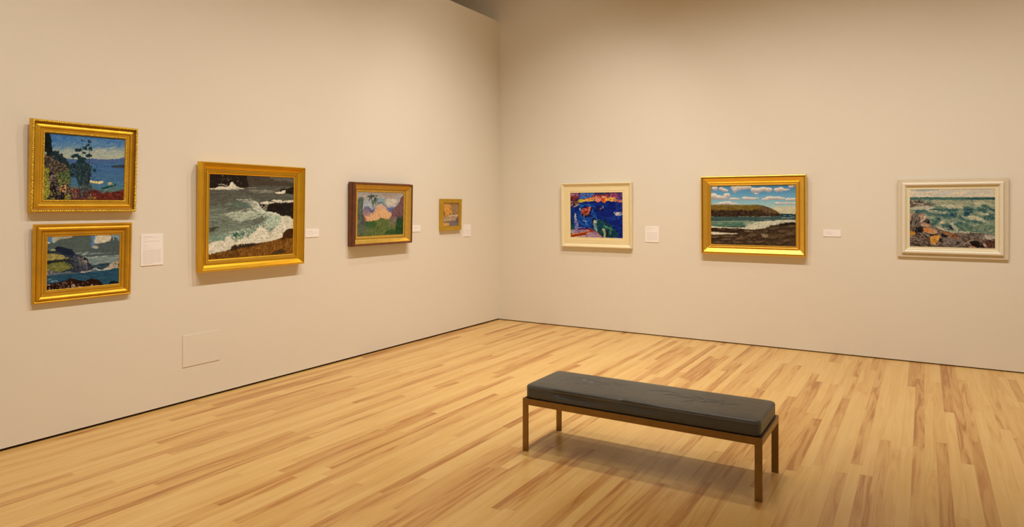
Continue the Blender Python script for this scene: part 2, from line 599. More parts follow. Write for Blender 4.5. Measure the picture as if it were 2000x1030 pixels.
def canvas_object(P, w, h, mx, my, tc, parent, name='canvas', label=None):
    """the stretched canvas as a thin slab whose front grid carries the paint"""
    cw, ch = w - 2 * mx + 0.006, h - 2 * my + 0.006
    nx, ny = P.nx, P.ny
    lin = P.final()
    u, v = np.meshgrid(np.linspace(0, 1, nx), np.linspace(0, 1, ny))
    co = np.zeros((ny * nx + 4, 3))
    co[:ny * nx, 0] = (mx - 0.003 + u * cw).ravel()
    co[:ny * nx, 1] = (h - my + 0.003 - v * ch).ravel()
    co[:ny * nx, 2] = tc
    corner = [0, nx - 1, nx * ny - 1, nx * (ny - 1)]
    for k, c in enumerate(corner):
        co[ny * nx + k] = co[c] - np.array([0, 0, 0.012])
    idx = np.arange(nx * ny).reshape(ny, nx)
    q = np.stack([idx[1:, :-1], idx[1:, 1:], idx[:-1, 1:], idx[:-1, :-1]], -1).reshape(-1, 4)
    b0 = nx * ny
    top, right = list(idx[0, :]), list(idx[:, -1])
    bot, left = list(idx[-1, ::-1]), list(idx[::-1, 0])
    faces_extra = [top + [b0 + 1, b0], right + [b0 + 2, b0 + 1], bot + [b0 + 3, b0 + 2], left + [b0, b0 + 3], [b0, b0 + 1, b0 + 2, b0 + 3]]
    me = bpy.data.meshes.new(name)
    nloops = q.size + sum(len(f) for f in faces_extra)
    me.vertices.add(len(co))
    me.vertices.foreach_set('co', co.ravel())
    me.loops.add(nloops)
    li = np.concatenate([q.ravel()] + [np.array(f) for f in faces_extra])
    me.loops.foreach_set('vertex_index', li.astype(np.int32))
    tot = np.concatenate([np.full(len(q), 4), np.array([len(f) for f in faces_extra])])
    st = np.concatenate([[0], np.cumsum(tot)[:-1]])
    me.polygons.add(len(tot))
    me.polygons.foreach_set('loop_start', st.astype(np.int32))
    me.polygons.foreach_set('loop_total', tot.astype(np.int32))
    me.update(calc_edges=True)
    ca = me.color_attributes.new('paint', 'FLOAT_COLOR', 'POINT')
    arr = np.ones((len(co), 4))
    arr[:ny * nx, :3] = lin.reshape(-1, 3)
    arr[ny * nx:, :3] = lin[[0, 0, -1, -1], [0, -1, -1, 0]]
    ca.data.foreach_set('color', arr.ravel())
    me.materials.append(M_PAINT)
    o = bpy.data.objects.new(name, me)
    COL.objects.link(o)
    o.parent = parent
    if label:
        o['label'] = label
    return o



# ------------------------------------------------------------------ the eight pictures
def paint_pines():
    P = Painter([(65, 40), (1228, 135), (1215, 990), (40, 980)], 250, 200, 11)
    P.grad([(40, (62, 112, 168)), (170, (78, 126, 172)), (300, (150, 166, 158)), (400, (176, 178, 152)), (430, (130, 145, 160))])
    P.lay(np.clip((P.X - 700) / 600, 0, 1) * np.clip((300 - P.Y) / 200, 0, 1) * 0.6, (52, 100, 160), 14, (90, 40))
    P.lay(np.clip((420 - P.X) / 400, 0, 1) * np.clip((250 - P.Y) / 200, 0, 1) * 0.5, (44, 100, 172), 12)
    P.strokes([(60, 40), (1228, 130), (1228, 300), (60, 260)], 260, 70, 16, [(70, 118, 170), (90, 135, 172), (54, 105, 168), (120, 150, 170)], -0.3, 0.4, 0.35)
    P.strokes([(380, 270), (1228, 240), (1228, 390), (380, 390)], 220, 80, 16, [(182, 184, 158), (160, 172, 160), (190, 188, 150), (140, 158, 165)], -0.1, 0.3, 0.35)
    hills = [(340, 395), (560, 415), (760, 400), (860, 412), (980, 420), (1050, 406), (1120, 410), (1185, 388), (1230, 396), (1230, 490), (340, 490)]
    P.poly(hills, (78, 104, 150), 4, var=6)
    P.poly([(340, 460), (1240, 455), (1240, 1000), (340, 1000)], (70, 110, 152), 3, var=8, vs=(90, 12))
    P.lay(np.clip((P.Y - 560) / 260, 0, 1) * (P.X > 380) * (P.Y > 470) * 0.75, (78, 126, 146), 10, (80, 12))
    P.strokes([(380, 470), (1228, 470), (1228, 840), (380, 780)], 420, 60, 7, [(62, 100, 150), (86, 124, 160), (74, 116, 154), (58, 96, 142)], 0.02, 0.08, 0.5)
    P.poly([(860, 512), (1000, 505), (1020, 516), (880, 524)], (52, 82, 140), 3, var=4, a=0.8)
    P.poly([(1020, 515), (1060, 503), (1110, 488), (1230, 492), (1230, 537), (1060, 530)], (62, 70, 76), 4, var=14)
    # wooded cliff on the left
    P.poly([(60, 330), (60, 1000), (560, 1000), (440, 780), (430, 560), (430, 500), (380, 460), (250, 420), (160, 350)], (66, 66, 60), 10, var=22)
    P.poly([(62, 345), (150, 385), (250, 450), (330, 500), (300, 545), (230, 500), (150, 420), (62, 378)], (134, 112, 92), 8, var=18)
    P.poly([(95, 420), (150, 440), (240, 560), (250, 600), (200, 610), (140, 530)], (122, 104, 84), 8, var=22)
    P.strokes([(80, 380), (330, 480), (340, 600), (150, 600)], 120, 46, 12, [(150, 120, 98), (96, 82, 70), (52, 52, 52), (128, 100, 76)], 0.9, 0.4, 0.8)
    P.poly([(300, 480), (420, 470), (450, 560), (450, 640), (330, 600)], (54, 66, 54), 14, var=14)
    P.poly([(64, 50), (120, 50), (150, 90), (170, 190), (175, 300), (180, 360), (120, 350), (64, 300)], (26, 38, 38), 12, var=10)
    for cx, cy, r in ((225, 330, 42), (240, 385, 40), (300, 355, 30), (330, 425, 44), (280, 420, 34), (190, 340, 34), (380, 470, 34)):
        P.ell(cx, cy, r, r * 1.05, (40, 58, 66), 0, 0.4, 0.2, var=10)
    P.strokes([(180, 310), (380, 420), (430, 520), (260, 440)], 120, 20, 10, [(34, 50, 58), (52, 70, 72), (28, 40, 46)], 0.5, 1.0, 0.8)
    # sunlit foliage
    P.poly([(240, 600), (400, 560), (420, 640), (400, 760), (270, 770), (230, 690)], (92, 110, 52), 18, var=22)
    P.strokes([(230, 600), (420, 560), (440, 760), (250, 780)], 220, 30, 9, [(120, 140, 50), (84, 104, 60), (64, 84, 58), (138, 150, 60), (110, 100, 84)], -0.4, 0.6, 0.85)
    P.poly([(60, 510), (120, 530), (150, 600), (130, 700), (150, 900), (90, 980), (40, 980)], (162, 164, 44), 14, var=22)
    P.strokes([(60, 510), (130, 560), (140, 880), (50, 960)], 220, 30, 10, [(176, 170, 56), (150, 150, 44), (196, 184, 90), (100, 108, 44)], 1.2, 0.6, 0.85)
    P.poly([(130, 600), (190, 600), (200, 700), (230, 830), (330, 880), (400, 1000), (140, 1000), (150, 800)], (34, 32, 44), 12, var=10)
    P.strokes([(130, 640), (260, 640), (260, 760), (120, 760)], 50, 60, 8, [(160, 146, 128), (130, 112, 98), (84, 74, 72)], -0.6, 0.9, 0.8)
    P.poly([(240, 820), (320, 780), (410, 785), (420, 830), (370, 880), (270, 860)], (196, 152, 96), 10, var=22)
    P.strokes([(240, 810), (410, 780), (430, 860), (280, 870)], 50, 40, 9, [(214, 176, 112), (168, 116, 74), (120, 96, 70)], -0.5, 0.4, 0.85)
    P.strokes([(200, 690), (250, 680), (300, 900), (230, 840)], 40, 50, 8, [(150, 130, 110), (100, 86, 80), (60, 54, 60)], 1.0, 0.5, 0.8)
    P.strokes([(370, 900), (500, 920), (480, 1000), (360, 1000)], 70, 34, 12, [(190, 180, 52), (160, 150, 44), (110, 110, 60)], 0.3, 0.6, 0.85)
    # shore
    P.poly([(400, 770), (560, 800), (740, 800), (900, 850), (1060, 840), (1230, 830), (1230, 1000), (440, 1000)], (88, 108, 104), 8, var=14, vs=(80, 14))
    P.poly([(410, 820), (560, 830), (800, 840), (890, 890), (880, 1000), (480, 1000), (430, 880)], (112, 56, 58), 10, var=18)
    P.poly([(880, 905), (1000, 890), (1110, 870), (1230, 825), (1230, 1000), (800, 1000)], (122, 48, 26), 8, var=20)
    P.strokes([(650, 840), (870, 880), (1220, 850), (1220, 990), (640, 990)], 260, 40, 9, [(136, 50, 34), (96, 34, 34), (70, 26, 24), (160, 78, 44), (120, 66, 70)], 0.1, 0.5, 0.8)
    P.strokes([(420, 830), (600, 840), (600, 960), (480, 960)], 80, 40, 10, [(140, 96, 84), (108, 82, 78), (170, 130, 96), (84, 64, 60)], 0.4, 0.5, 0.8)
    P.line([(720, 960), (730, 880), (740, 950)], 7, (196, 150, 100))
    P.strokes([(700, 950), (800, 950), (800, 985), (700, 985)], 20, 26, 9, [(190, 150, 60), (150, 110, 50)], 0, 0.4)
    # the two pines
    P.poly([(440, 520), (560, 480), (640, 520), (760, 540), (740, 640), (640, 760), (560, 800), (540, 660), (450, 640)], (52, 78, 84), 26, rs=60, var=14)
    for cx, cy, rx, ry, an in ((548, 280, 50, 22, 0.1), (480, 368, 78, 26, -0.15), (655, 255, 44, 24, 0.1), (712, 162, 28, 22, 0.3), (690, 215, 20, 18, 0),
                               (725, 262, 26, 30, 0), (600, 445, 70, 40, 0), (630, 400, 60, 24, 0), (560, 380, 46, 26, 0.2), (500, 510, 48, 44, 0), (700, 360, 42, 24, 0.2), (470, 600, 46, 44, 0),
                               (600, 560, 70, 46, 0), (790, 572, 34, 18, 0.6), (690, 520, 50, 30, 0), (540, 600, 46, 44, 0), (602, 140, 12, 12, 0), (632, 155, 9, 9, 0), (635, 320, 24, 18, 0.2)):
        P.ell(cx, cy, rx, ry, (34, 62, 70), an, 0.45, 0.25, var=9)
    P.strokes([(520, 470), (680, 450), (740, 560), (700, 780), (580, 780), (540, 640)], 420, 26, 7, [(36, 56, 60), (60, 86, 94), (30, 46, 48), (50, 74, 74)], -0.2, 0.8, 0.8)
    P.strokes([(440, 500), (560, 490), (560, 640), (450, 640)], 120, 22, 8, [(36, 56, 58), (52, 76, 72), (28, 42, 48)], -0.2, 0.9, 0.8)
    P.dabs([(520, 470), (680, 450), (745, 560), (720, 760), (560, 780), (520, 640)], 420, 12, [(42, 60, 62), (66, 92, 106), (30, 44, 46), (34, 50, 50), (56, 76, 78), (84, 100, 96)])
    P.dabs([(440, 510), (560, 490), (560, 640), (450, 640)], 160, 15, [(34, 54, 58), (50, 74, 76), (28, 40, 46), (74, 100, 118)])
    P.dabs([(560, 760), (750, 740), (740, 860), (560, 880)], 120, 12, [(60, 82, 86), (40, 50, 54), (96, 116, 118), (90, 74, 74)])
    P.line([(608, 140), (613, 300), (610, 420)], 4, (40, 52, 58), a=0.8)
    P.line([(610, 420), (606, 640), (600, 800), (578, 960)], 7, (36, 46, 54), w2=20, a=0.8, soft=3)
    P.line([(712, 270), (713, 420), (705, 600), (690, 780), (612, 950)], 6, (46, 52, 60), w2=20, a=0.75, soft=3)
    P.line([(706, 600), (700, 760)], 22, (44, 46, 62), a=0.8, soft=4)
    P.line([(745, 465), (790, 480), (818, 512)], 8, (40, 60, 72))
    P.strokes([(560, 780), (740, 760), (720, 960), (570, 960)], 110, 30, 8, [(60, 84, 84), (44, 54, 56), (86, 70, 70), (110, 130, 126)], 1.3, 0.4, 0.8)
    P.dabs([(60, 510), (130, 540), (150, 900), (50, 980)], 200, 14, [(140, 140, 44), (186, 176, 84), (84, 92, 44), (168, 160, 60), (60, 64, 44)])
    P.dabs([(230, 600), (420, 560), (450, 760), (250, 790)], 260, 15, [(70, 88, 52), (112, 124, 56), (48, 64, 50), (128, 120, 96), (90, 106, 60)])
    P.dabs([(80, 380), (340, 470), (440, 560), (250, 620), (90, 520)], 200, 16, [(48, 50, 50), (110, 92, 76), (70, 68, 62), (140, 116, 94), (40, 46, 46)])
    P.dabs([(150, 640), (420, 760), (520, 980), (150, 990)], 170, 15, [(30, 30, 40), (56, 50, 50), (120, 100, 80), (44, 40, 52), (170, 140, 100), (150, 146, 60)])
    P.dabs([(420, 830), (870, 860), (1220, 850), (1220, 990), (440, 990)], 240, 10, [(76, 36, 38), (50, 26, 30), (108, 54, 40), (92, 54, 58), (38, 26, 30), (130, 84, 66), (90, 84, 84)])
    # boats
    P.poly([(716, 708), (780, 722), (850, 725), (918, 714), (905, 752), (860, 762), (780, 752), (725, 745)], (226, 208, 140), 2, var=8)
    P.line([(724, 742), (780, 752), (860, 762)], 6, (140, 120, 86))
    P.line([(838, 724), (836, 700)], 10, (60, 62, 76))
    P.ell(765, 690, 22, 7, (48, 74, 110))
    P.poly([(880, 820), (960, 800), (1060, 780), (1112, 742), (1095, 785), (1000, 815), (900, 838)], (22, 74, 52), 3, var=10)
    P.ell(1008, 760, 22, 20, (190, 180, 110), 0.3, 0.4)
    P.line([(995, 738), (1040, 745), (1060, 775)], 9, (196, 188, 120))
    P.line([(1040, 775), (1060, 745)], 8, (40, 90, 60))
    P.strokes([(880, 835), (1140, 790), (1180, 860), (900, 890)], 70, 50, 8, [(90, 124, 120), (110, 140, 130), (70, 100, 96)], -0.15, 0.2, 0.7)
    P.work_over(3.5, 16, 7, 0.12)
    return P


def paint_headland():
    P = Painter([(78, 105), (1200, 68), (1190, 845), (65, 950)], 230, 190, 21, (96, 112, 112))
    P.lay((P.Y < 600) * 1.0, (92, 108, 106), 6, (120, 50))
    P.poly([(60, 60), (260, 60), (200, 200), (80, 215)], (92, 132, 172), 8, var=8)
    P.poly([(725, 60), (850, 60), (800, 180), (810, 240), (760, 280), (730, 240), (760, 150)], (84, 128, 172), 8, var=6)
    P.poly([(1020, 60), (1200, 60), (1200, 230), (1150, 190), (1100, 120)], (122, 148, 160), 10, var=10)
    P.poly([(160, 110), (260, 98), (480, 95), (470, 130), (350, 165), (240, 170), (190, 200), (150, 185)], (176, 172, 150), 10, var=12)
    P.poly([(78, 195), (150, 205), (240, 185), (200, 215), (120, 225), (78, 215)], (214, 212, 204), 5, var=6)
    P.poly([(78, 225), (240, 190), (230, 165), (420, 140), (520, 100), (740, 92), (760, 190), (720, 290), (640, 350), (520, 380), (440, 300), (250, 262), (78, 292)], (86, 100, 94), 10, var=5)
    P.strokes([(250, 150), (740, 110), (740, 270), (500, 370), (300, 270)], 120, 70, 22, [(88, 104, 96), (80, 94, 90), (94, 108, 100)], -0.3, 0.4, 0.4, jit=4)
    P.poly([(830, 100), (870, 80), (1010, 75), (1060, 110), (1045, 180), (960, 205), (860, 215), (815, 225), (800, 170)], (198, 186, 156), 10, var=12)
    P.strokes([(830, 100), (1040, 90), (1030, 180), (820, 210)], 60, 50, 18, [(208, 196, 164), (188, 178, 152), (214, 204, 176)], 0.2, 0.7, 0.5)
    P.poly([(870, 220), (1040, 190), (1080, 120), (1150, 130), (1195, 200), (1195, 370), (900, 380), (730, 350), (700, 300), (860, 300)], (82, 96, 96), 10, var=6)
    P.poly([(765, 285), (790, 250), (850, 262), (880, 275), (830, 300)], (176, 172, 152), 6, var=8)
    P.line([(1090, 90), (1100, 165)], 16, (170, 180, 176), a=0.7)
    P.poly([(640, 380), (900, 355), (1195, 370), (1195, 450), (1000, 500), (800, 555), (700, 500)], (120, 138, 134), 8, var=12, vs=(90, 14))
    P.poly([(600, 375), (720, 335), (700, 370), (640, 400)], (150, 160, 154), 6, var=6)
    P.poly([(640, 400), (900, 370), (1195, 370), (1195, 395), (900, 410), (700, 425)], (84, 98, 98), 6, var=6, vs=(80, 12))
    P.strokes([(690, 430), (1190, 390), (1190, 500), (780, 540)], 150, 90, 11, [(136, 152, 146), (110, 130, 126), (150, 164, 156), (100, 118, 112)], -0.1, 0.1, 0.6)
    P.line([(770, 440), (850, 415)], 10, (190, 196, 176)); P.line([(920, 425), (1000, 405)], 10, (190, 194, 176))
    P.line([(500, 380), (600, 355)], 9, (170, 176, 168))
    # sea on the horizon
    P.poly([(780, 560), (900, 530), (1080, 520), (1080, 600), (930, 620), (790, 600)], (44, 66, 82), 6, var=8, vs=(60, 10))
    P.strokes([(790, 560), (1060, 540), (1000, 600), (800, 600)], 60, 40, 6, [(60, 84, 100), (90, 110, 116), (36, 56, 70)], 0, 0.2, 0.7)
    # right rocks
    P.poly([(1010, 580), (1050, 520), (1110, 500), (1195, 500), (1195, 600), (1120, 598), (1060, 620), (930, 625), (990, 595)], (172, 158, 134), 8, var=22)
    P.strokes([(1020, 560), (1190, 510), (1190, 590), (1040, 600)], 50, 34, 10, [(196, 180, 146), (120, 96, 84), (150, 140, 124), (214, 200, 170)], 0.8, 0.6, 0.8)
    P.poly([(1170, 525), (1195, 520), (1195, 565), (1175, 560)], (60, 44, 40), 3)
    # blue water
    P.poly([(60, 710), (560, 672), (760, 650), (850, 640), (1060, 622), (1100, 596), (1195, 600), (1195, 860), (60, 960)], (42, 84, 108), 4, var=8, vs=(90, 10))
    P.strokes([(70, 720), (780, 660), (1190, 620), (1190, 840), (70, 850)], 260, 80, 8, [(36, 74, 100), (50, 96, 118), (60, 104, 122), (34, 66, 92)], -0.04, 0.08, 0.6)
    P.line([(790, 610), (830, 600), (860, 625), (940, 628), (1060, 600)], 15, (180, 184, 176))
    # headland
    P.poly([(60, 345), (180, 300), (240, 262), (330, 275), (460, 310), (500, 360), (560, 400), (640, 440), (700, 450), (720, 510), (775, 560), (790, 600), (700, 640), (560, 660), (300, 690), (60, 715)], (52, 62, 76), 5, var=12)
    P.poly([(190, 300), (250, 268), (340, 280), (460, 312), (500, 400), (450, 430), (330, 370), (230, 340)], (34, 44, 66), 6, var=7)
    P.poly([(475, 410), (530, 395), (560, 420), (555, 480), (520, 500), (480, 470)], (78, 86, 98), 5, var=8)
    P.poly([(560, 400), (640, 425), (700, 460), (710, 510), (690, 490), (600, 435)], (30, 34, 44), 4, var=4)
    P.poly([(570, 520), (620, 480), (690, 470), (700, 510), (640, 540), (600, 570)], (170, 158, 136), 8, var=20)
    P.strokes([(560, 410), (690, 460), (690, 540), (570, 560)], 50, 34, 9, [(190, 176, 150), (96, 96, 104), (60, 66, 80), (150, 142, 124)], 0.8, 0.5, 0.8)
    P.poly([(120, 325), (170, 295), (225, 318), (190, 335)], (164, 168, 110), 4, var=12)
    P.poly([(60, 372), (180, 370), (330, 395), (440, 455), (330, 470), (200, 480), (60, 478)], (150, 138, 68), 8, var=16)
    P.strokes([(75, 380), (200, 372), (400, 440), (200, 475), (75, 470)], 130, 44, 9, [(176, 164, 92), (140, 134, 62), (120, 120, 62), (188, 168, 110)], 0.2, 0.4, 0.8)
    P.poly([(60, 480), (250, 465), (440, 450), (520, 500), (500, 560), (330, 505), (60, 545)], (46, 54, 58), 7, var=8)
    P.poly([(60, 550), (200, 510), (340, 500), (450, 540), (470, 590), (320, 640), (220, 650), (160, 625), (60, 640)], (126, 128, 60), 8, var=14)
    P.strokes([(75, 550), (340, 505), (470, 580), (220, 645), (75, 620)], 160, 46, 9, [(150, 150, 76), (112, 116, 56), (134, 130, 62), (92, 100, 66)], 0.15, 0.4, 0.8)
    P.poly([(60, 640), (160, 628), (230, 665), (450, 640), (460, 670), (200, 700), (60, 712)], (104, 108, 116), 8, var=16)
    P.strokes([(70, 650), (160, 640), (160, 700), (70, 700)], 26, 34, 9, [(150, 142, 138), (80, 80, 92), (170, 160, 150)], 0.9, 0.5)
    P.strokes([(470, 510), (700, 560), (700, 640), (480, 640)], 90, 40, 10, [(70, 76, 90), (46, 48, 62), (92, 94, 104), (60, 58, 78)], 0.2, 0.5, 0.8)
    # ketch
    P.line([(688, 530), (690, 640)], 6, (176, 172, 170)); P.line([(660, 640), (690, 560)], 3, (110, 110, 116))
    P.poly([(600, 640), (690, 650), (775, 620), (740, 655), (640, 672), (590, 668)], (164, 162, 156), 3, var=10)
    P.line([(570, 672), (660, 676), (740, 660)], 8, (26, 40, 54))
    # foreground rocks
    P.poly([(60, 850), (180, 830), (300, 840), (400, 770), (450, 750), (560, 785), (680, 790), (760, 755), (880, 780), (950, 850), (820, 900), (60, 965)], (52, 28, 20), 8, var=12)
    P.poly([(1020, 850), (1060, 800), (1110, 790), (1195, 810), (1195, 860), (1010, 870)], (14, 40, 54), 6, var=6)
    P.strokes([(70, 860), (400, 790), (700, 800), (860, 870), (70, 950)], 130, 40, 14, [(64, 34, 22), (90, 48, 28), (36, 20, 18), (44, 26, 22)], -0.5, 0.5, 0.85)
    for pts in ([(370, 910), (420, 860), (430, 900), (400, 920)], [(460, 850), (500, 840), (520, 880), (490, 905), (450, 890)], [(530, 910), (560, 870), (640, 890), (700, 880), (860, 860), (900, 870), (700, 910), (540, 925)],
                [(270, 900), (310, 885), (290, 930), (260, 920)], [(340, 830), (380, 805), (370, 830)], [(100, 900), (120, 890), (130, 930), (110, 945)], [(610, 830), (630, 825), (635, 850)], [(740, 860), (790, 845), (780, 870)],
                [(75, 850), (170, 845), (150, 858), (80, 862)], [(140, 930), (220, 920), (260, 930), (150, 948)]):
        P.poly(pts, (196, 170, 146), 5, 20, var=18)
    P.strokes([(80, 760), (240, 770), (240, 830), (80, 820)], 12, 30, 7, [(150, 172, 184)], -0.3, 0.3)
    P.dabs([(70, 860), (400, 790), (700, 800), (860, 870), (70, 950)], 160, 16, [(40, 24, 20), (80, 46, 30), (24, 16, 18), (150, 120, 100)])
    P.dabs([(300, 420), (500, 380), (700, 470), (760, 600), (480, 640)], 130, 16, [(50, 58, 72), (80, 86, 98), (40, 44, 58), (110, 112, 112)], 0.6)
    P.work_over(3.5, 18, 6, 0.15)
    return P


def paint_surf():
    P = Painter([(65, 55), (992, 95), (985, 920), (50, 997)], 260, 240, 31)
    P.grad([(50, (84, 76, 64)), (160, (88, 84, 74)), (220, (96, 94, 82)), (340, (98, 99, 88)), (480, (116, 122, 108)), (620, (122, 131, 114)), (760, (124, 142, 122)), (900, (150, 160, 140))])
    P.poly([(480, 60), (700, 70), (780, 130), (860, 130), (1000, 150), (1000, 195), (480, 180)], (80, 72, 60), 8, var=5)
    P.poly([(720, 80), (1000, 95), (1000, 150), (880, 125), (800, 140)], (106, 100, 86), 10, var=6, a=0.8)
    # sea texture
    P.strokes([(60, 220), (990, 190), (990, 340), (60, 420)], 600, 60, 6, [(84, 82, 72), (110, 108, 94), (94, 92, 82), (76, 74, 66)], 0.02, 0.12, 0.5)
    P.strokes([(60, 400), (600, 340), (760, 560), (560, 700), (60, 760)], 700, 70, 7, [(104, 112, 98), (132, 140, 122), (92, 98, 86), (140, 152, 134), (112, 122, 108)], -0.08, 0.15, 0.5)
    P.poly([(330, 360), (540, 350), (560, 400), (440, 420), (300, 440)], (94, 112, 100), 12, var=8, soft=3, a=0.8)
    P.poly([(330, 680), (560, 640), (640, 560), (760, 560), (760, 640), (560, 730), (350, 780), (60, 790), (60, 740)], (122, 150, 128), 12, var=14, a=0.65, soft=4)
    P.poly([(330, 700), (480, 700), (430, 750), (340, 765)], (70, 104, 84), 12, var=10, soft=2)
    P.strokes([(80, 640), (160, 640), (160, 690), (80, 690)], 14, 50, 9, [(74, 72, 60)], -0.1, 0.1)
    # dark cliff top left
    P.poly([(60, 50), (478, 60), (486, 130), (500, 190), (450, 210), (300, 205), (60, 212)], (46, 38, 32), 8, var=7)
    P.strokes([(70, 60), (470, 65), (480, 190), (70, 190)], 160, 34, 12, [(56, 46, 38), (40, 32, 28), (48, 40, 34)], 1.0, 0.6, 0.5, jit=4)
    P.line([(500, 190), (545, 195)], 8, (50, 42, 36))
    foam = (214, 205, 178)
    P.poly([(60, 216), (130, 212), (180, 190), (260, 195), (290, 180), (300, 150), (320, 142), (345, 170), (400, 205), (470, 215), (400, 222), (250, 224), (60, 226)], foam, 5, 16, var=10)
    P.strokes([(110, 215), (420, 205), (380, 230), (140, 232)], 40, 50, 5, [(196, 190, 168), (170, 165, 146)], 0.05, 0.2, 0.6)
    P.line([(170, 172), (210, 170), (265, 186)], 6, foam)
    for _ in range(26):
        x, y = P.rs.uniform(200, 420), P.rs.uniform(70, 190)
        P.ell(x, y, 3, 3, (190, 182, 160), 0, 0)
    P.line([(500, 206), (580, 206)], 5, (190, 184, 162), a=0.8)
    P.strokes([(520, 225), (760, 235), (760, 262), (520, 262)], 40, 46, 5, [(164, 160, 142), (140, 138, 122)], 0.0, 0.15, 0.7)
    # right rocks
    P.poly([(830, 245), (850, 222), (900, 215), (940, 205), (1000, 188), (1000, 272), (910, 270)], (44, 38, 34), 6, var=8)
    P.poly([(780, 250), (850, 245), (880, 228), (900, 232), (905, 262), (860, 272), (790, 262)], foam, 5, 16, var=10)
    # far foam behind the black rock
    P.poly([(620, 362), (740, 350), (790, 330), (880, 345), (1000, 340), (1000, 362), (850, 366), (720, 385), (640, 385)], (210, 202, 178), 6, 16, var=10)
    P.line([(720, 352), (780, 358)], 7, (60, 52, 46))
    P.poly([(690, 410), (720, 385), (800, 368), (860, 372), (1000, 362), (1000, 550), (900, 515), (820, 500), (740, 470), (690, 450)], (38, 32, 30), 7, var=6)
    P.poly([(610, 385), (690, 390), (695, 420), (640, 445), (615, 420)], (40, 34, 30), 9, 14, var=6)
    P.strokes([(640, 395), (720, 400), (700, 440), (620, 440)], 16, 16, 6, [foam], 0.3, 0.9)
    P.strokes([(720, 380), (990, 370), (990, 520), (760, 470)], 120, 26, 8, [(50, 42, 38), (30, 26, 24), (62, 54, 46)], 0.2, 0.6, 0.6, jit=3)
    # crest sweeping round
    P.poly([(370, 335), (520, 328), (600, 360), (625, 420), (680, 460), (800, 480), (860, 515), (820, 600), (760, 560), (690, 490), (600, 470), (540, 430), (520, 370), (440, 345)], (202, 202, 180), 9, 26, var=14)
    P.poly([(700, 520), (800, 500), (850, 540), (830, 640), (740, 640), (690, 580)], (170, 190, 164), 14, 30, var=14, soft=2)
    P.poly([(560, 540), (680, 495), (720, 510), (700, 555), (600, 600), (520, 620)], (110, 112, 100), 10, 30, var=8, soft=1)
    P.strokes([(250, 490), (480, 430), (620, 460), (690, 490), (560, 540), (400, 580), (300, 520)], 240, 60, 7, [(190, 196, 172), (168, 178, 154), (150, 160, 140), (205, 206, 184)], -0.25, 0.3, 0.65)
    P.strokes([(370, 335), (520, 330), (620, 400), (650, 460), (560, 440), (500, 380)], 110, 30, 7, [(216, 210, 188), (190, 190, 170), (160, 168, 150)], 0.5, 0.6, 0.75)
    P.line([(180, 500), (300, 490), (340, 480)], 5, (176, 178, 156), a=0.8)
    # breaking wave in front
    wave = [(50, 830), (110, 800), (180, 780), (235, 790), (250, 735), (280, 722), (320, 770), (350, 795), (420, 765), (500, 740), (560, 690), (590, 640), (630, 622), (670, 650), (720, 700), (780, 650), (830, 600),
            (850, 530), (900, 505), (950, 520), (985, 555), (985, 645), (890, 690), (870, 740), (760, 780), (600, 810), (480, 815), (330, 830), (290, 880), (180, 910), (50, 935)]
    P.poly(wave, (218, 208, 182), 11, 24, var=12)
    P.strokes(wave, 420, 26, 9, [(228, 218, 194), (206, 196, 170), (190, 188, 164), (220, 212, 188), (178, 184, 160)], -0.5, 1.0, 0.6)
    P.strokes([(60, 790), (280, 720), (350, 790), (600, 630), (720, 690), (860, 520), (980, 540), (860, 500), (600, 600), (270, 690)], 160, 9, 6, [(222, 214, 190)], 0, 1.5, 0.8)
    # grassy bank
    P.poly([(50, 940), (180, 912), (290, 885), (340, 830), (480, 815), (600, 812), (760, 782), (870, 742), (880, 690), (930, 655), (1000, 640), (1000, 1000), (50, 1010)], (124, 84, 34), 6, 20, var=12)
    P.poly([(250, 895), (310, 880), (310, 840), (420, 818), (520, 815), (640, 812), (540, 850), (420, 870), (330, 895)], (62, 46, 34), 8, 20, var=12)
    P.poly([(870, 750), (880, 690), (940, 650), (990, 640), (990, 740), (860, 770), (800, 790)], (74, 46, 24), 8, 20, var=14)
    P.strokes([(60, 950), (330, 890), (600, 830), (980, 740), (980, 920), (60, 990)], 800, 26, 5, [(148, 102, 44), (110, 72, 30), (166, 120, 58), (92, 60, 28), (134, 90, 36)], -1.3, 0.4, 0.7)
    P.strokes([(740, 920), (860, 870), (900, 900), (800, 940)], 60, 30, 6, [(78, 62, 40), (60, 46, 30)], -0.6, 0.4, 0.7)
    P.strokes([(60, 960), (400, 900), (400, 960), (60, 1000)], 120, 24, 5, [(86, 56, 28), (70, 48, 26)], -1.2, 0.4, 0.6)
    P.dabs([(60, 840), (280, 760), (560, 680), (860, 560), (980, 560), (870, 700), (600, 790), (290, 860), (60, 930)], 360, 12, [(196, 190, 166), (226, 216, 192), (170, 172, 150), (236, 228, 206)], 0.6)
    P.dabs([(640, 470), (860, 510), (840, 640), (700, 620)], 160, 12, [(176, 190, 166), (140, 164, 142), (206, 206, 184), (120, 140, 124)], 0.6)
    P.strokes([(200, 300), (600, 280), (560, 460), (200, 480)], 220, 40, 6, [(92, 92, 80), (120, 122, 106), (80, 80, 70)], -0.05, 0.15, 0.5)
    P.work_over(3, 14, 6, 0.05)
    return P


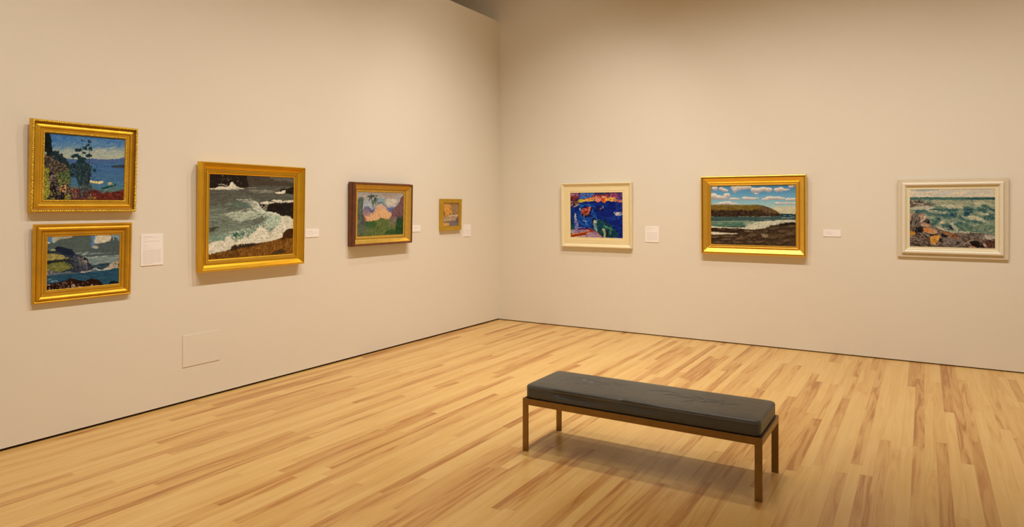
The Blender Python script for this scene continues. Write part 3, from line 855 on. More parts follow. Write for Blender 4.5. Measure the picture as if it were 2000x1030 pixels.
def paint_tropics():
    P = Painter([(85, 100), (930, 120), (915, 870), (68, 910)], 200, 180, 41)
    P.grad([(90, (170, 158, 142)), (220, (160, 156, 146)), (330, (168, 168, 158)), (430, (120, 126, 150)), (600, (190, 150, 120)), (900, (90, 110, 60))])
    P.strokes([(90, 110), (920, 120), (880, 330), (400, 330), (90, 300)], 380, 60, 16, [(178, 164, 146), (150, 148, 146), (190, 178, 158), (140, 146, 152), (170, 148, 130)], -0.4, 0.4, 0.5)
    P.strokes([(400, 220), (560, 200), (620, 330), (480, 320)], 100, 50, 14, [(128, 150, 152), (116, 142, 150), (146, 160, 158)], 0.6, 0.5, 0.55)
    P.strokes([(600, 240), (800, 220), (780, 350), (620, 360)], 90, 56, 15, [(200, 186, 164), (184, 176, 160), (208, 196, 172)], 0.5, 0.4, 0.6)
    P.strokes([(560, 130), (800, 140), (760, 220), (600, 220)], 70, 46, 14, [(166, 142, 124), (150, 138, 130)], 0.2, 0.4, 0.5)
    P.strokes([(180, 260), (340, 260), (360, 420), (180, 400)], 110, 44, 12, [(160, 170, 176), (144, 154, 166), (176, 182, 178)], 1.0, 0.4, 0.6)
    # blue ranges
    P.poly([(600, 400), (660, 395), (740, 375), (760, 420), (720, 500), (630, 480)], (104, 110, 146), 8, var=10)
    P.poly([(200, 370), (290, 355), (320, 400), (350, 440), (410, 400), (430, 360), (400, 500), (330, 530), (200, 480)], (112, 108, 136), 10, var=12)
    P.poly([(320, 440), (380, 430), (410, 410), (400, 470), (340, 500)], (66, 80, 132), 8, var=8)
    P.strokes([(620, 400), (740, 390), (720, 450), (630, 460)], 50, 34, 9, [(80, 92, 138), (120, 122, 150)], 0.5, 0.5, 0.7)
    # glowing mountain
    P.poly([(205, 480), (260, 460), (300, 545), (380, 490), (420, 380), (480, 330), (540, 330), (600, 380), (640, 460), (720, 490), (700, 640), (450, 680), (215, 680)], (206, 158, 112), 9, var=10)
    P.poly([(440, 360), (490, 328), (550, 335), (600, 380), (640, 450), (560, 440), (460, 420)], (196, 156, 128), 10, var=10, soft=2)
    P.strokes([(220, 540), (420, 440), (600, 420), (690, 500), (680, 600), (420, 640), (230, 660)], 420, 50, 12, [(222, 170, 112), (210, 156, 110), (230, 184, 124), (200, 146, 110)], 1.2, 0.4, 0.5)
    P.strokes([(200, 440), (300, 440), (300, 540), (210, 520)], 70, 44, 12, [(150, 116, 122), (170, 128, 118), (128, 108, 130)], 1.0, 0.4, 0.6)
    P.strokes([(205, 560), (250, 560), (250, 680), (205, 680)], 30, 40, 9, [(176, 96, 84), (190, 120, 90)], 1.4, 0.2, 0.7)
    P.line([(545, 325), (580, 345), (610, 370)], 13, (96, 98, 126))
    P.line([(455, 320), (490, 298), (545, 295)], 16, (70, 88, 110))
    # plum cliff on the right
    P.poly([(935, 150), (880, 210), (850, 300), (800, 360), (740, 400), (710, 500), (680, 580), (700, 660), (935, 640)], (118, 82, 84), 6, var=8)
    P.strokes([(900, 210), (920, 560), (700, 600), (740, 430), (840, 340)], 260, 44, 10, [(132, 90, 88), (104, 74, 84), (120, 92, 92), (142, 100, 90), (96, 66, 78)], 1.2, 0.4, 0.55)
    P.strokes([(680, 560), (800, 560), (800, 700), (690, 700)], 110, 40, 11, [(128, 106, 104), (110, 92, 90), (150, 130, 116)], 1.0, 0.5, 0.6)
    # green growth
    P.poly([(70, 640), (300, 650), (420, 610), (540, 580), (680, 590), (740, 660), (930, 600), (930, 920), (60, 920)], (94, 110, 58), 16, 30, var=12, soft=3)
    P.strokes([(80, 680), (300, 660), (520, 580), (680, 620), (900, 640), (900, 860), (80, 890)], 900, 44, 9, [(104, 122, 64), (80, 104, 56), (122, 126, 70), (66, 92, 50), (140, 128, 78), (96, 108, 60)], -1.35, 0.4, 0.5)
    P.strokes([(820, 620), (915, 600), (915, 860), (780, 860), (780, 740)], 240, 44, 10, [(38, 76, 52), (50, 88, 58), (30, 62, 46)], -1.3, 0.3, 0.7)
    P.strokes([(800, 580), (915, 560), (915, 640), (800, 640)], 50, 60, 7, [(46, 72, 54)], -1.5, 0.25, 0.7)
    P.strokes([(220, 640), (420, 650), (420, 740), (220, 740)], 160, 50, 8, [(60, 96, 52), (78, 108, 56), (50, 84, 48)], -1.4, 0.25, 0.6)
    P.strokes([(640, 640), (760, 640), (760, 720), (640, 720)], 50, 34, 9, [(142, 120, 110), (120, 110, 90)], 0.4, 0.6, 0.5)
    P.strokes([(600, 790), (900, 780), (900, 860), (600, 870)], 200, 36, 8, [(60, 94, 48), (44, 76, 44)], -1.0, 0.5, 0.6)
    P.strokes([(90, 720), (280, 730), (280, 880), (80, 890)], 140, 36, 9, [(110, 106, 82), (88, 100, 72), (84, 96, 88)], -1.0, 0.5, 0.6)
    # leafy bank left
    P.poly([(90, 260), (110, 210), (180, 190), (200, 250), (170, 400), (190, 560), (230, 660), (200, 760), (75, 880)], (92, 104, 88), 12, 30, var=10, soft=2)
    P.strokes([(90, 260), (180, 200), (180, 400), (180, 640), (80, 860)], 420, 34, 8, [(80, 94, 76), (104, 112, 92), (66, 82, 68), (120, 124, 104), (96, 92, 86)], -1.1, 0.6, 0.6)
    P.strokes([(150, 520), (210, 520), (240, 680), (170, 700)], 60, 34, 8, [(72, 62, 66), (90, 82, 78)], 1.2, 0.4, 0.6)
    # palm
    dk = (50, 74, 66)
    c = (345, 195)
    for a in ((258, 185), (285, 270), (322, 160), (400, 165), (455, 165), (340, 130)):
        P.line([c, ((c[0] + a[0]) / 2, (c[1] + a[1]) / 2 - 14), a], 18, dk, w2=7)
    P.line([(345, 195), (350, 300), (365, 370)], 18, (78, 96, 78), w2=10)
    c = (400, 235)
    for a in ((460, 240), (455, 300), (425, 360), (372, 350), (360, 290), (440, 170), (372, 170), (410, 310)):
        P.line([c, ((c[0] + a[0]) / 2 + 4, (c[1] + a[1]) / 2 - 10), a], 15, dk, w2=8)
    P.line([(255, 185), (300, 188), (325, 215)], 14, dk)
    P.poly([(350, 250), (385, 270), (380, 350), (360, 370), (348, 320)], (98, 112, 78), 6, 16, var=10)
    P.work_over(4, 22, 5, 0.12)
    return P


def paint_dusk():
    P = Painter([(222, 215), (528, 222), (518, 690), (208, 688)], 110, 150, 51, (160, 128, 90))
    P.strokes([(210, 215), (528, 215), (528, 470), (210, 470)], 220, 60, 22, [(164, 130, 92), (150, 120, 92), (176, 138, 92), (138, 114, 92)], 0.6, 0.6, 0.6)
    P.ell(295, 370, 90, 120, (208, 148, 62), 0.1, 0.3, 0.6)
    P.strokes([(225, 250), (370, 270), (370, 420), (270, 490), (235, 440)], 120, 60, 16, [(218, 158, 66), (200, 140, 66), (206, 160, 90), (186, 130, 66)], 1.1, 0.5, 0.6)
    P.line([(225, 380), (235, 440), (250, 490)], 20, (112, 84, 70))
    P.line([(365, 430), (330, 460), (300, 475)], 14, (120, 92, 74))
    P.line([(270, 500), (290, 440), (340, 480)], 10, (206, 164, 104))
    P.poly([(205, 480), (300, 500), (350, 460), (525, 460), (525, 590), (205, 590)], (170, 142, 112), 6, var=8)
    P.line([(330, 475), (400, 472), (500, 475), (525, 455)], 20, (206, 178, 136))
    P.strokes([(215, 500), (480, 500), (470, 580), (215, 580)], 60, 60, 14, [(178, 148, 118), (160, 134, 112), (190, 156, 116)], 0.1, 0.3, 0.6)
    P.poly([(460, 585), (480, 530), (525, 490), (525, 590)], (112, 96, 98), 4, var=6)
    P.poly([(205, 588), (525, 582), (525, 612), (205, 606)], (108, 94, 98), 3, var=6)
    P.poly([(205, 606), (525, 610), (525, 700), (205, 700)], (176, 142, 104), 3, var=6)
    P.poly([(340, 612), (525, 608), (525, 690), (330, 690)], (120, 108, 112), 8, var=8, soft=3)
    P.ell(260, 645, 60, 24, (206, 158, 92), 0, 0.2, 0.6)
    P.line([(210, 684), (520, 684)], 8, (116, 70, 40))
    P.C = P.C * 0.8 + np.stack([P.blur(P.C[..., k], 6) for k in range(3)], -1) * 0.2
    P.work_over(5, 30, 6, 0.05)
    return P


def paint_harbour_abstract():
    P = Painter([(85, 75), (1088, 70), (1088, 958), (90, 935)], 230, 200, 61, (16, 42, 112))
    P.lay(np.ones(P.X.shape), (16, 42, 116), 14, (120, 60))
    P.strokes([(85, 270), (1088, 270), (1088, 930), (85, 930)], 700, 80, 16, [(14, 38, 110), (20, 52, 132), (10, 28, 88), (18, 46, 120), (26, 60, 140)], -0.3, 0.7, 0.6)
    # sky
    P.strokes([(85, 70), (1088, 70), (1088, 170), (85, 210)], 420, 70, 18, [(60, 60, 110), (96, 76, 120), (30, 60, 130), (70, 90, 150), (130, 84, 110)], 0.1, 0.6, 0.8)
    P.strokes([(85, 90), (230, 90), (200, 200), (85, 210)], 80, 60, 20, [(168, 112, 130), (146, 96, 116), (120, 80, 100), (190, 140, 140)], -0.9, 0.4, 0.85)
    P.strokes([(300, 90), (540, 90), (520, 160), (320, 180)], 70, 90, 20, [(44, 92, 170), (60, 112, 180), (90, 120, 180)], 0.15, 0.4, 0.85)
    P.strokes([(560, 75), (820, 75), (820, 125), (560, 130)], 70, 60, 14, [(30, 40, 90), (50, 50, 96), (20, 60, 110)], 0.2, 0.5, 0.8)
    P.strokes([(550, 130), (860, 120), (860, 170), (540, 180)], 60, 80, 20, [(150, 66, 56), (170, 84, 70), (130, 56, 60)], 0.05, 0.3, 0.9)
    P.strokes([(830, 110), (980, 90), (1080, 170), (960, 220), (850, 170)], 120, 46, 14, [(176, 72, 90), (196, 96, 110), (150, 60, 90), (110, 60, 110)], -0.6, 0.6, 0.9)
    P.strokes([(960, 80), (1088, 80), (1088, 250), (1000, 230)], 110, 50, 13, [(70, 50, 100), (130, 70, 110), (50, 50, 110), (110, 90, 140)], 0.8, 0.5, 0.85)
    P.strokes([(90, 160), (210, 150), (220, 250), (90, 250)], 90, 50, 16, [(104, 34, 40), (140, 52, 50), (60, 26, 50), (120, 60, 60)], -0.5, 0.6, 0.9)
    # shoreline of orange and yellow
    P.poly([(350, 225), (390, 190), (480, 165), (540, 175), (600, 150), (660, 200), (720, 160), (800, 190), (880, 185), (960, 225), (1060, 240), (1060, 262), (880, 245), (760, 240), (740, 268), (690, 240), (600, 262), (560, 235), (440, 245), (370, 250)], (206, 120, 76), 10, 24, var=24)
    P.strokes([(360, 215), (550, 180), (560, 235), (370, 245)], 70, 46, 12, [(214, 170, 70), (226, 150, 72), (220, 190, 90)], -0.35, 0.3, 0.9)
    P.strokes([(250, 215), (340, 205), (340, 262), (250, 262)], 50, 40, 13, [(200, 186, 60), (216, 200, 90), (150, 140, 60)], -0.2, 0.6, 0.9)
    P.strokes([(560, 170), (660, 160), (650, 240), (580, 250)], 60, 40, 14, [(216, 130, 104), (226, 160, 130), (200, 100, 80)], 0.6, 0.5, 0.9)
    P.strokes([(680, 170), (760, 165), (760, 260), (700, 250)], 60, 40, 14, [(226, 118, 44), (236, 150, 60), (214, 90, 50)], -1.0, 0.5, 0.9)
    P.strokes([(770, 180), (950, 190), (950, 240), (790, 235)], 90, 46, 12, [(232, 196, 80), (226, 170, 70), (230, 140, 70)], 0.4, 0.3, 0.9)
    P.strokes([(700, 160), (780, 160), (760, 180)], 12, 40, 10, [(240, 170, 140)], 0.2, 0.4)
    P.strokes([(950, 215), (1080, 230), (1080, 270), (960, 255)], 40, 40, 10, [(190, 110, 90), (150, 100, 120), (210, 160, 120)], 0.3, 0.4, 0.9)
    P.strokes([(85, 245), (230, 245), (250, 300), (90, 330)], 70, 40, 14, [(150, 110, 90), (190, 130, 90), (80, 60, 60), (60, 44, 70)], -0.2, 0.6, 0.9)
    P.ell(185, 290, 40, 30, (40, 36, 50), 0, 0.4); P.ell(190, 288, 20, 14, (180, 120, 80), 0, 0.4)
    P.strokes([(150, 320), (230, 310), (200, 350), (150, 350)], 16, 34, 11, [(200, 150, 100)], -0.3, 0.4)
    P.line([(140, 350), (175, 340), (250, 300)], 10, (170, 180, 190), a=0.8)
    # swirls in the blue
    for pts, w, c in (([(480, 320), (600, 300), (740, 330)], 26, (20, 70, 150)), ([(250, 330), (340, 300), (460, 330)], 34, (24, 84, 150)), ([(500, 420), (560, 500), (600, 600)], 40, (34, 92, 160)),
                      ([(230, 450), (260, 600), (330, 690), (460, 740), (500, 780)], 46, (26, 74, 150)), ([(280, 560), (380, 610), (490, 620)], 40, (40, 96, 168)), ([(250, 640), (330, 700), (440, 700)], 26, (50, 108, 170)),
                      ([(460, 290), (480, 330), (560, 350)], 14, (60, 120, 180)), ([(490, 460), (500, 560), (560, 570)], 16, (60, 120, 180)), ([(150, 370), (170, 480), (160, 620)], 40, (18, 60, 132)), ([(100, 350), (110, 500), (100, 700)], 26, (24, 66, 140)),
                      ([(700, 560), (880, 585), (1020, 590)], 8, (60, 100, 160)), ([(820, 700), (920, 715)], 12, (40, 70, 150)), ([(640, 590), (700, 640), (860, 700)], 14, (30, 56, 120))):
        P.line(pts, w, c, a=0.75, soft=4)
    P.strokes([(280, 300), (480, 300), (560, 560), (480, 720), (260, 640)], 160, 60, 9, [(50, 112, 176), (34, 88, 160), (18, 56, 130), (74, 132, 186)], 0.8, 0.7, 0.7)
    P.ell(655, 385, 95, 62, (18, 30, 84), -0.25, 0.1)
    P.ell(655, 385, 62, 34, (52, 46, 96), -0.25, 0.2); P.ell(650, 385, 40, 20, (28, 30, 70), -0.25, 0.2)
    P.line([(700, 338), (722, 352), (718, 380)], 10, (176, 186, 206)); P.line([(650, 400), (676, 388), (690, 366)], 9, (200, 204, 214))
    # red float
    P.strokes([(320, 370), (480, 350), (490, 540), (330, 540)], 90, 40, 20, [(20, 22, 74), (40, 30, 60), (26, 24, 66)], 0.5, 0.7, 0.9)
    P.strokes([(315, 390), (460, 360), (470, 420), (400, 490), (310, 480)], 150, 34, 15, [(206, 96, 72), (220, 130, 104), (150, 44, 34), (184, 72, 50), (226, 150, 120), (110, 34, 36)], -0.5, 0.7, 0.95)
    P.strokes([(300, 460), (450, 440), (420, 530), (320, 520)], 50, 30, 13, [(110, 40, 34), (190, 110, 70), (60, 26, 40)], 0.3, 0.6, 0.9)
    P.line([(270, 380), (280, 410)], 18, (170, 190, 160)); P.line([(345, 515), (350, 530)], 12, (220, 190, 120))
    # posts and figures
    P.line([(182, 490), (190, 600), (215, 740)], 36, (150, 156, 160), w2=60); P.line([(185, 500), (195, 600)], 20, (176, 176, 166))
    P.strokes([(170, 620), (230, 620), (250, 760), (180, 770)], 60, 40, 14, [(120, 116, 160), (146, 140, 176), (90, 100, 150)], 1.3, 0.3, 0.8)
    P.ell(120, 720, 40, 70, (30, 78, 84), 0, 0.3); P.ell(110, 640, 30, 60, (22, 60, 84), 0, 0.3)
    P.line([(540, 595), (550, 680), (580, 810)], 74, (24, 30, 60)); P.line([(545, 620), (550, 700), (585, 810)], 34, (150, 160, 130), w2=44)
    P.ell(575, 640, 26, 40, (178, 182, 150), 0.3, 0.3); P.line([(545, 610), (560, 650)], 16, (206, 204, 176))
    P.strokes([(525, 690), (600, 690), (600, 820), (560, 820)], 30, 44, 12, [(110, 146, 140), (140, 166, 150), (84, 120, 130)], 1.1, 0.3, 0.8)
    # green jetty
    P.strokes([(600, 600), (760, 620), (1000, 860), (940, 940), (640, 940), (620, 760)], 420, 50, 16, [(22, 62, 70), (30, 78, 72), (18, 44, 70), (40, 90, 80)], 0.3, 0.7, 0.75)
    P.line([(725, 705), (800, 740), (900, 780)], 16, (110, 170, 130)); P.line([(760, 745), (900, 785)], 26, (70, 130, 100)); P.line([(700, 730), (790, 770), (860, 800)], 18, (48, 96, 72))
    P.line([(720, 790), (745, 860), (740, 930)], 40, (160, 156, 126)); P.ell(718, 786, 30, 26, (176, 172, 130), 0, 0.3); P.line([(790, 800), (785, 920)], 46, (26, 46, 50)); P.line([(845, 800), (850, 880)], 10, (130, 150, 130))
    # orange quay
    P.poly([(90, 940), (90, 890), (240, 810), (460, 760), (520, 800), (640, 870), (720, 950)], (150, 112, 128), 12, var=16)
    P.strokes([(100, 800), (260, 770), (420, 800), (200, 860), (100, 880)], 110, 60, 18, [(176, 140, 140), (150, 120, 150), (196, 160, 140), (130, 110, 140)], -0.2, 0.4, 0.85)
    P.line([(100, 905), (240, 880), (400, 850), (510, 820)], 44, (160, 66, 24)); P.line([(100, 920), (240, 895), (380, 868)], 20, (120, 40, 20)); P.line([(110, 885), (240, 855), (400, 820)], 16, (206, 130, 76), a=0.8)
    P.line([(240, 780), (400, 770), (500, 800)], 24, (96, 40, 60)); P.line([(460, 770), (510, 800), (505, 840)], 26, (140, 50, 30)); P.line([(470, 850), (500, 842)], 10, (240, 190, 130))
    P.line([(110, 935), (240, 915), (380, 905)], 14, (220, 180, 130)); P.line([(600, 840), (690, 940)], 14, (180, 110, 90))
    P.strokes([(420, 850), (600, 850), (660, 940), (420, 940)], 80, 50, 16, [(160, 130, 150), (140, 110, 140), (180, 150, 150)], 0.3, 0.5, 0.8)
    P.line([(260, 745), (360, 745)], 20, (110, 120, 190)); P.ell(120, 830, 30, 24, (140, 160, 170), 0, 0.4)
    P.line([(330, 615), (400, 630)], 10, (200, 206, 220)); P.line([(110, 780), (160, 770)], 12, (40, 120, 110), a=0.7)
    # white boat
    for x in (965, 1000, 1040, 1065):
        P.line([(x, 270 + (x % 7) * 4), (x + 4, 430)], 6, (110, 90, 150), a=0.8)
    P.line([(920, 460), (940, 500), (990, 525), (1040, 515), (1075, 470)], 13, (196, 190, 206)); P.line([(925, 455), (990, 460), (1070, 450)], 9, (150, 130, 170))
    P.ell(1000, 482, 52, 24, (190, 176, 160), 0, 0.3); P.line([(955, 480), (1010, 478)], 12, (226, 216, 196)); P.ell(1020, 490, 20, 12, (206, 200, 140), 0, 0.3)
    P.line([(1005, 530), (995, 590)], 10, (90, 110, 180), a=0.8)
    P.line([(740, 925), (860, 935), (980, 932)], 5, (110, 150, 160), a=0.8)
    P.dabs([(85, 280), (1088, 280), (1088, 900), (85, 700)], 260, 16, [(18, 50, 120), (30, 70, 150), (10, 30, 90), (50, 90, 160)], 0.5)
    P.dabs([(85, 80), (1088, 80), (1088, 240), (85, 240)], 160, 18, [(130, 70, 90), (60, 60, 120), (180, 110, 100), (40, 50, 110)], 0.5)
    P.work_over(6, 24, 8, 0.0)
    return P


def paint_cloudy_cove():
    P = Painter([(68, 68), (1330, 52), (1332, 962), (72, 928)], 270, 195, 71)
    P.grad([(60, (84, 132, 166)), (180, (100, 154, 184)), (300, (136, 178, 188)), (380, (168, 190, 178)), (480, (180, 186, 164))])
    P.lay(np.clip((P.X - 300) / 900, 0, 1) * np.clip((200 - P.Y) / 160, 0, 1) * 0.45, (70, 116, 158), 4)

    def cloud(parts, base=(160, 154, 152)):
        for cx, cy, rx, ry in parts:
            P.ell(cx, cy + ry * 0.25, rx, ry, base, 0, 0.12, 0.35, var=5)
        for cx, cy, rx, ry in parts:
            P.ell(cx, cy - ry * 0.2, rx * 0.93, ry * 0.72, (222, 214, 196), 0, 0.12, 0.5, var=5)
        for cx, cy, rx, ry in parts:
            P.ell(cx + rx * 0.05, cy + ry * 0.35, rx * 0.75, ry * 0.5, (170, 162, 158), 0, 0.12, 0.7, a=0.7, var=4)
    cloud([(130, 100, 44, 30)])
    cloud([(225, 105, 36, 22), (265, 125, 44, 22), (300, 138, 30, 14)])
    cloud([(400, 90, 36, 24), (425, 120, 34, 42), (480, 95, 50, 40), (560, 92, 66, 28), (620, 88, 54, 22)])
    cloud([(710, 125, 50, 38), (780, 125, 60, 36), (850, 112, 56, 28), (930, 122, 52, 32), (745, 182, 32, 12)])
    cloud([(1050, 125, 46, 28), (1110, 115, 48, 32), (1180, 125, 50, 16), (1220, 122, 30, 9)])
    cloud([(1255, 75, 36, 20), (1300, 60, 30, 14)])
    cloud([(110, 215, 60, 44), (190, 235, 60, 32), (310, 205, 54, 36), (250, 240, 60, 26), (400, 258, 60, 20), (450, 260, 56, 15)])
    cloud([(590, 250, 66, 24), (680, 255, 66, 18), (750, 248, 40, 11)])
    cloud([(880, 265, 56, 18), (950, 245, 64, 26), (1050, 245, 66, 24), (1120, 255, 50, 16)])
    cloud([(1220, 268, 44, 22), (1290, 265, 50, 18)])
    cloud([(1060, 325, 48, 20), (1120, 325, 50, 13), (1200, 322, 50, 14), (1280, 325, 60, 12)])
    cloud([(240, 325, 60, 22), (320, 315, 66, 24), (410, 330, 60, 14), (170, 330, 40, 10)], (176, 178, 172))
    P.poly([(960, 405), (1050, 378), (1150, 385), (1240, 372), (1335, 380), (1335, 480), (1100, 480)], (196, 188, 152), 8, var=6, vs=(60, 20), soft=1)
    P.strokes([(990, 400), (1330, 385), (1330, 460), (1100, 465)], 90, 50, 12, [(206, 198, 164), (184, 178, 148), (190, 180, 160)], 0, 0.3, 0.5)
    # headland
    P.poly([(60, 345), (250, 346), (480, 350), (640, 358), (720, 350), (780, 350), (850, 362), (950, 395), (1040, 440), (1100, 475), (1150, 510), (900, 520), (500, 518), (300, 525), (60, 515)], (112, 90, 38), 4, var=12, vs=(90, 18))
    P.strokes([(75, 350), (780, 352), (900, 390), (760, 420), (75, 410)], 380, 60, 8, [(136, 112, 50), (118, 94, 38), (98, 80, 40), (146, 116, 54), (108, 100, 52)], 0.12, 0.2, 0.65)
    P.poly([(60, 430), (250, 440), (450, 430), (600, 440), (760, 420), (900, 470), (1060, 480), (1150, 512), (900, 520), (500, 520), (300, 525), (60, 518)], (56, 42, 32), 10, 40, var=10)
    P.strokes([(75, 430), (760, 420), (1060, 480), (1040, 512), (75, 515)], 460, 34, 8, [(44, 34, 30), (84, 66, 46), (66, 50, 36), (36, 30, 30), (104, 84, 60)], 0.5, 0.5, 0.65)
    P.strokes([(760, 370), (860, 380), (1060, 460), (900, 470)], 150, 40, 8, [(96, 74, 56), (78, 60, 48), (120, 96, 70)], 0.6, 0.3, 0.65)
    P.line([(730, 350), (850, 362), (960, 400), (1040, 440)], 6, (50, 44, 36), a=0.8)
    # sea
    P.poly([(60, 520), (500, 522), (900, 518), (1150, 508), (1120, 480), (1335, 484), (1335, 720), (60, 720)], (66, 88, 84), 3, var=7, vs=(80, 8))
    P.poly([(1110, 480), (1335, 484), (1335, 555), (1080, 545)], (36, 70, 78), 5, var=10, vs=(40, 8))
    P.strokes([(70, 530), (1330, 520), (1330, 580), (70, 580)], 420, 46, 5, [(50, 74, 76), (80, 98, 90), (60, 80, 78), (96, 112, 104)], 0, 0.1, 0.65)
    P.poly([(60, 585), (400, 585), (700, 580), (640, 640), (500, 670), (60, 660)], (84, 118, 94), 6, var=12, vs=(90, 10))
    P.strokes([(70, 590), (660, 590), (600, 660), (70, 650)], 300, 60, 6, [(70, 106, 84), (104, 134, 108), (56, 90, 76), (124, 148, 122)], 0.0, 0.1, 0.6)
    fm = (206, 198, 172)
    P.line([(70, 598), (200, 597), (380, 592), (560, 588), (640, 582)], 8, (170, 174, 152), a=0.85)
    P.line([(75, 628), (240, 625)], 7, (180, 182, 160), a=0.8)
    P.poly([(65, 660), (250, 672), (400, 684), (560, 680), (700, 690), (690, 712), (400, 700), (65, 688)], fm, 4, var=8)
    P.poly([(560, 690), (640, 630), (740, 600), (900, 588), (1080, 575), (1200, 568), (1335, 575), (1335, 608), (1140, 605), (1060, 640), (960, 650), (880, 690), (740, 712), (620, 706)], (204, 196, 166), 7, 24, var=10)
    P.strokes([(600, 680), (760, 600), (1200, 575), (1320, 590), (1080, 620), (880, 680), (700, 706)], 340, 34, 8, [(216, 208, 182), (186, 180, 150), (170, 172, 146), (224, 216, 190), (190, 186, 158)], -0.3, 0.5, 0.7)
    P.strokes([(560, 600), (760, 585), (700, 640), (600, 670)], 90, 40, 6, [(150, 160, 136), (190, 188, 162), (110, 134, 110)], -0.2, 0.3, 0.7)
    P.line([(860, 575), (960, 573)], 6, (190, 186, 166), a=0.8)
    for x0, y0, x1 in ((1120, 540, 1180), (1200, 542, 1260), (1260, 530, 1310), (1150, 510, 1180), (1230, 508, 1260), (1290, 490, 1310)):
        P.line([(x0, y0), (x1, y0 - 3)], 8, (190, 190, 176), a=0.85)
    # schooner masts
    P.line([(893, 410), (897, 515)], 5, (140, 112, 92)); P.line([(941, 408), (945, 515)], 5, (150, 122, 100)); P.line([(897, 515), (893, 460), (941, 440)], 3, (120, 98, 84), a=0.7)
    P.line([(800, 520), (900, 522), (960, 518)], 6, (170, 160, 140))
    # rocks
    P.poly([(65, 690), (300, 692), (480, 695), (620, 715), (740, 712), (880, 690), (950, 650), (1080, 640), (1090, 612), (1200, 605), (1335, 608), (1335, 970), (65, 940)], (74, 58, 44), 6, 30, var=10)
    P.poly([(65, 742), (160, 740), (210, 755), (400, 765), (490, 766), (430, 782), (200, 786), (65, 784)], (208, 198, 172), 5, 20, var=8)
    P.strokes([(65, 692), (560, 705), (500, 755), (220, 750), (65, 735)], 300, 46, 9, [(56, 42, 34), (44, 34, 28), (78, 62, 48)], 0.05, 0.3, 0.7)
    P.poly([(1080, 650), (1090, 615), (1200, 606), (1335, 612), (1335, 640), (1220, 640), (1160, 665)], (40, 34, 28), 6, 20, var=8)
    P.poly([(920, 690), (960, 655), (1080, 640), (1070, 675), (960, 700)], (72, 64, 50), 6, 20, var=8)
    P.strokes([(65, 800), (500, 780), (760, 740), (1080, 670), (1330, 650), (1330, 950), (65, 925)], 1500, 50, 11, [(86, 68, 50), (62, 48, 36), (102, 82, 62), (74, 58, 44), (50, 38, 30), (92, 76, 56)], -0.15, 0.6, 0.55, jit=6)
    for pts, c in (([(430, 840), (520, 800), (560, 820), (470, 860)], (118, 96, 72)), ([(240, 860), (300, 840), (290, 870), (250, 885)], (112, 94, 72)), ([(570, 820), (640, 770), (720, 770), (730, 810), (640, 850)], (96, 78, 60)),
                   ([(820, 780), (860, 765), (920, 785), (930, 830), (860, 835), (820, 805)], (140, 122, 92)), ([(240, 810), (380, 800), (420, 820), (300, 826)], (110, 92, 72)), ([(350, 880), (470, 870), (560, 890), (480, 900)], (106, 88, 66)),
                   ([(560, 735), (650, 725), (700, 740), (600, 750)], (134, 116, 90)), ([(930, 720), (1060, 680), (1080, 690), (980, 730)], (118, 96, 72)), ([(1180, 670), (1260, 640), (1330, 650), (1330, 680), (1220, 690)], (92, 76, 56)),
                   ([(1000, 780), (1200, 730), (1320, 740), (1320, 800), (1100, 830)], (94, 74, 54)), ([(100, 890), (180, 880), (220, 900), (120, 910)], (98, 82, 62))):
        P.poly(pts, c, 7, 20, var=16, a=0.85)
    for pts in ([(430, 800), (560, 770), (640, 770)], [(680, 860), (760, 870), (730, 830)], [(75, 850), (230, 830), (420, 850), (500, 800)], [(760, 880), (860, 840), (960, 850)], [(560, 900), (700, 890), (760, 850)], [(930, 740), (1080, 700), (1200, 700)]):
        P.line(pts, 10, (42, 32, 26), a=0.7, soft=3)
    P.strokes([(820, 770), (920, 780), (930, 830), (830, 820)], 50, 20, 6, [(160, 142, 108), (110, 92, 68), (134, 116, 88)], 0.8, 0.8, 0.8)
    P.strokes([(700, 850), (1320, 820), (1320, 950), (700, 940)], 360, 24, 7, [(98, 76, 50), (60, 46, 34), (114, 90, 62), (52, 40, 32)], 0.2, 0.9, 0.6)
    for (x, y, w_, h_) in ((120, 830, 150, 26), (300, 860, 170, 22), (520, 850, 150, 34), (680, 800, 110, 40), (780, 900, 150, 26), (990, 830, 170, 36), (1180, 880, 160, 30), (640, 900, 120, 22), (450, 910, 150, 18),
                           (1120, 740, 130, 34), (980, 700, 120, 20), (1240, 780, 120, 36), (880, 750, 90, 20), (200, 910, 120, 18), (1270, 670, 110, 26), (420, 720, 130, 14), (220, 715, 150, 14), (1090, 920, 130, 20)):
        P.ell(x, y, w_ / 2, h_ / 2, (104, 84, 64), -0.12, 0.35, 0.5, a=0.7, var=10)
        P.line([(x - w_ / 2, y + h_ * 0.7), (x, y + h_ * 0.95), (x + w_ / 2, y + h_ * 0.4)], 9, (40, 30, 24), a=0.75, soft=4)
        P.line([(x - w_ / 3, y - h_ * 0.3), (x + w_ / 3, y - h_ * 0.55)], 6, (130, 110, 86), a=0.6, soft=4)
    P.dabs([(560, 690), (740, 600), (1080, 575), (1330, 575), (1330, 600), (1080, 630), (900, 680), (700, 710)], 260, 13, [(222, 214, 190), (180, 176, 150), (160, 166, 146), (204, 196, 168)], 0.6)
    P.dabs([(75, 440), (1060, 480), (1100, 512), (75, 515)], 200, 13, [(40, 32, 28), (90, 72, 52), (60, 46, 36)], 0.6)
    P.work_over(2, 14, 4, 0.05)
    return P


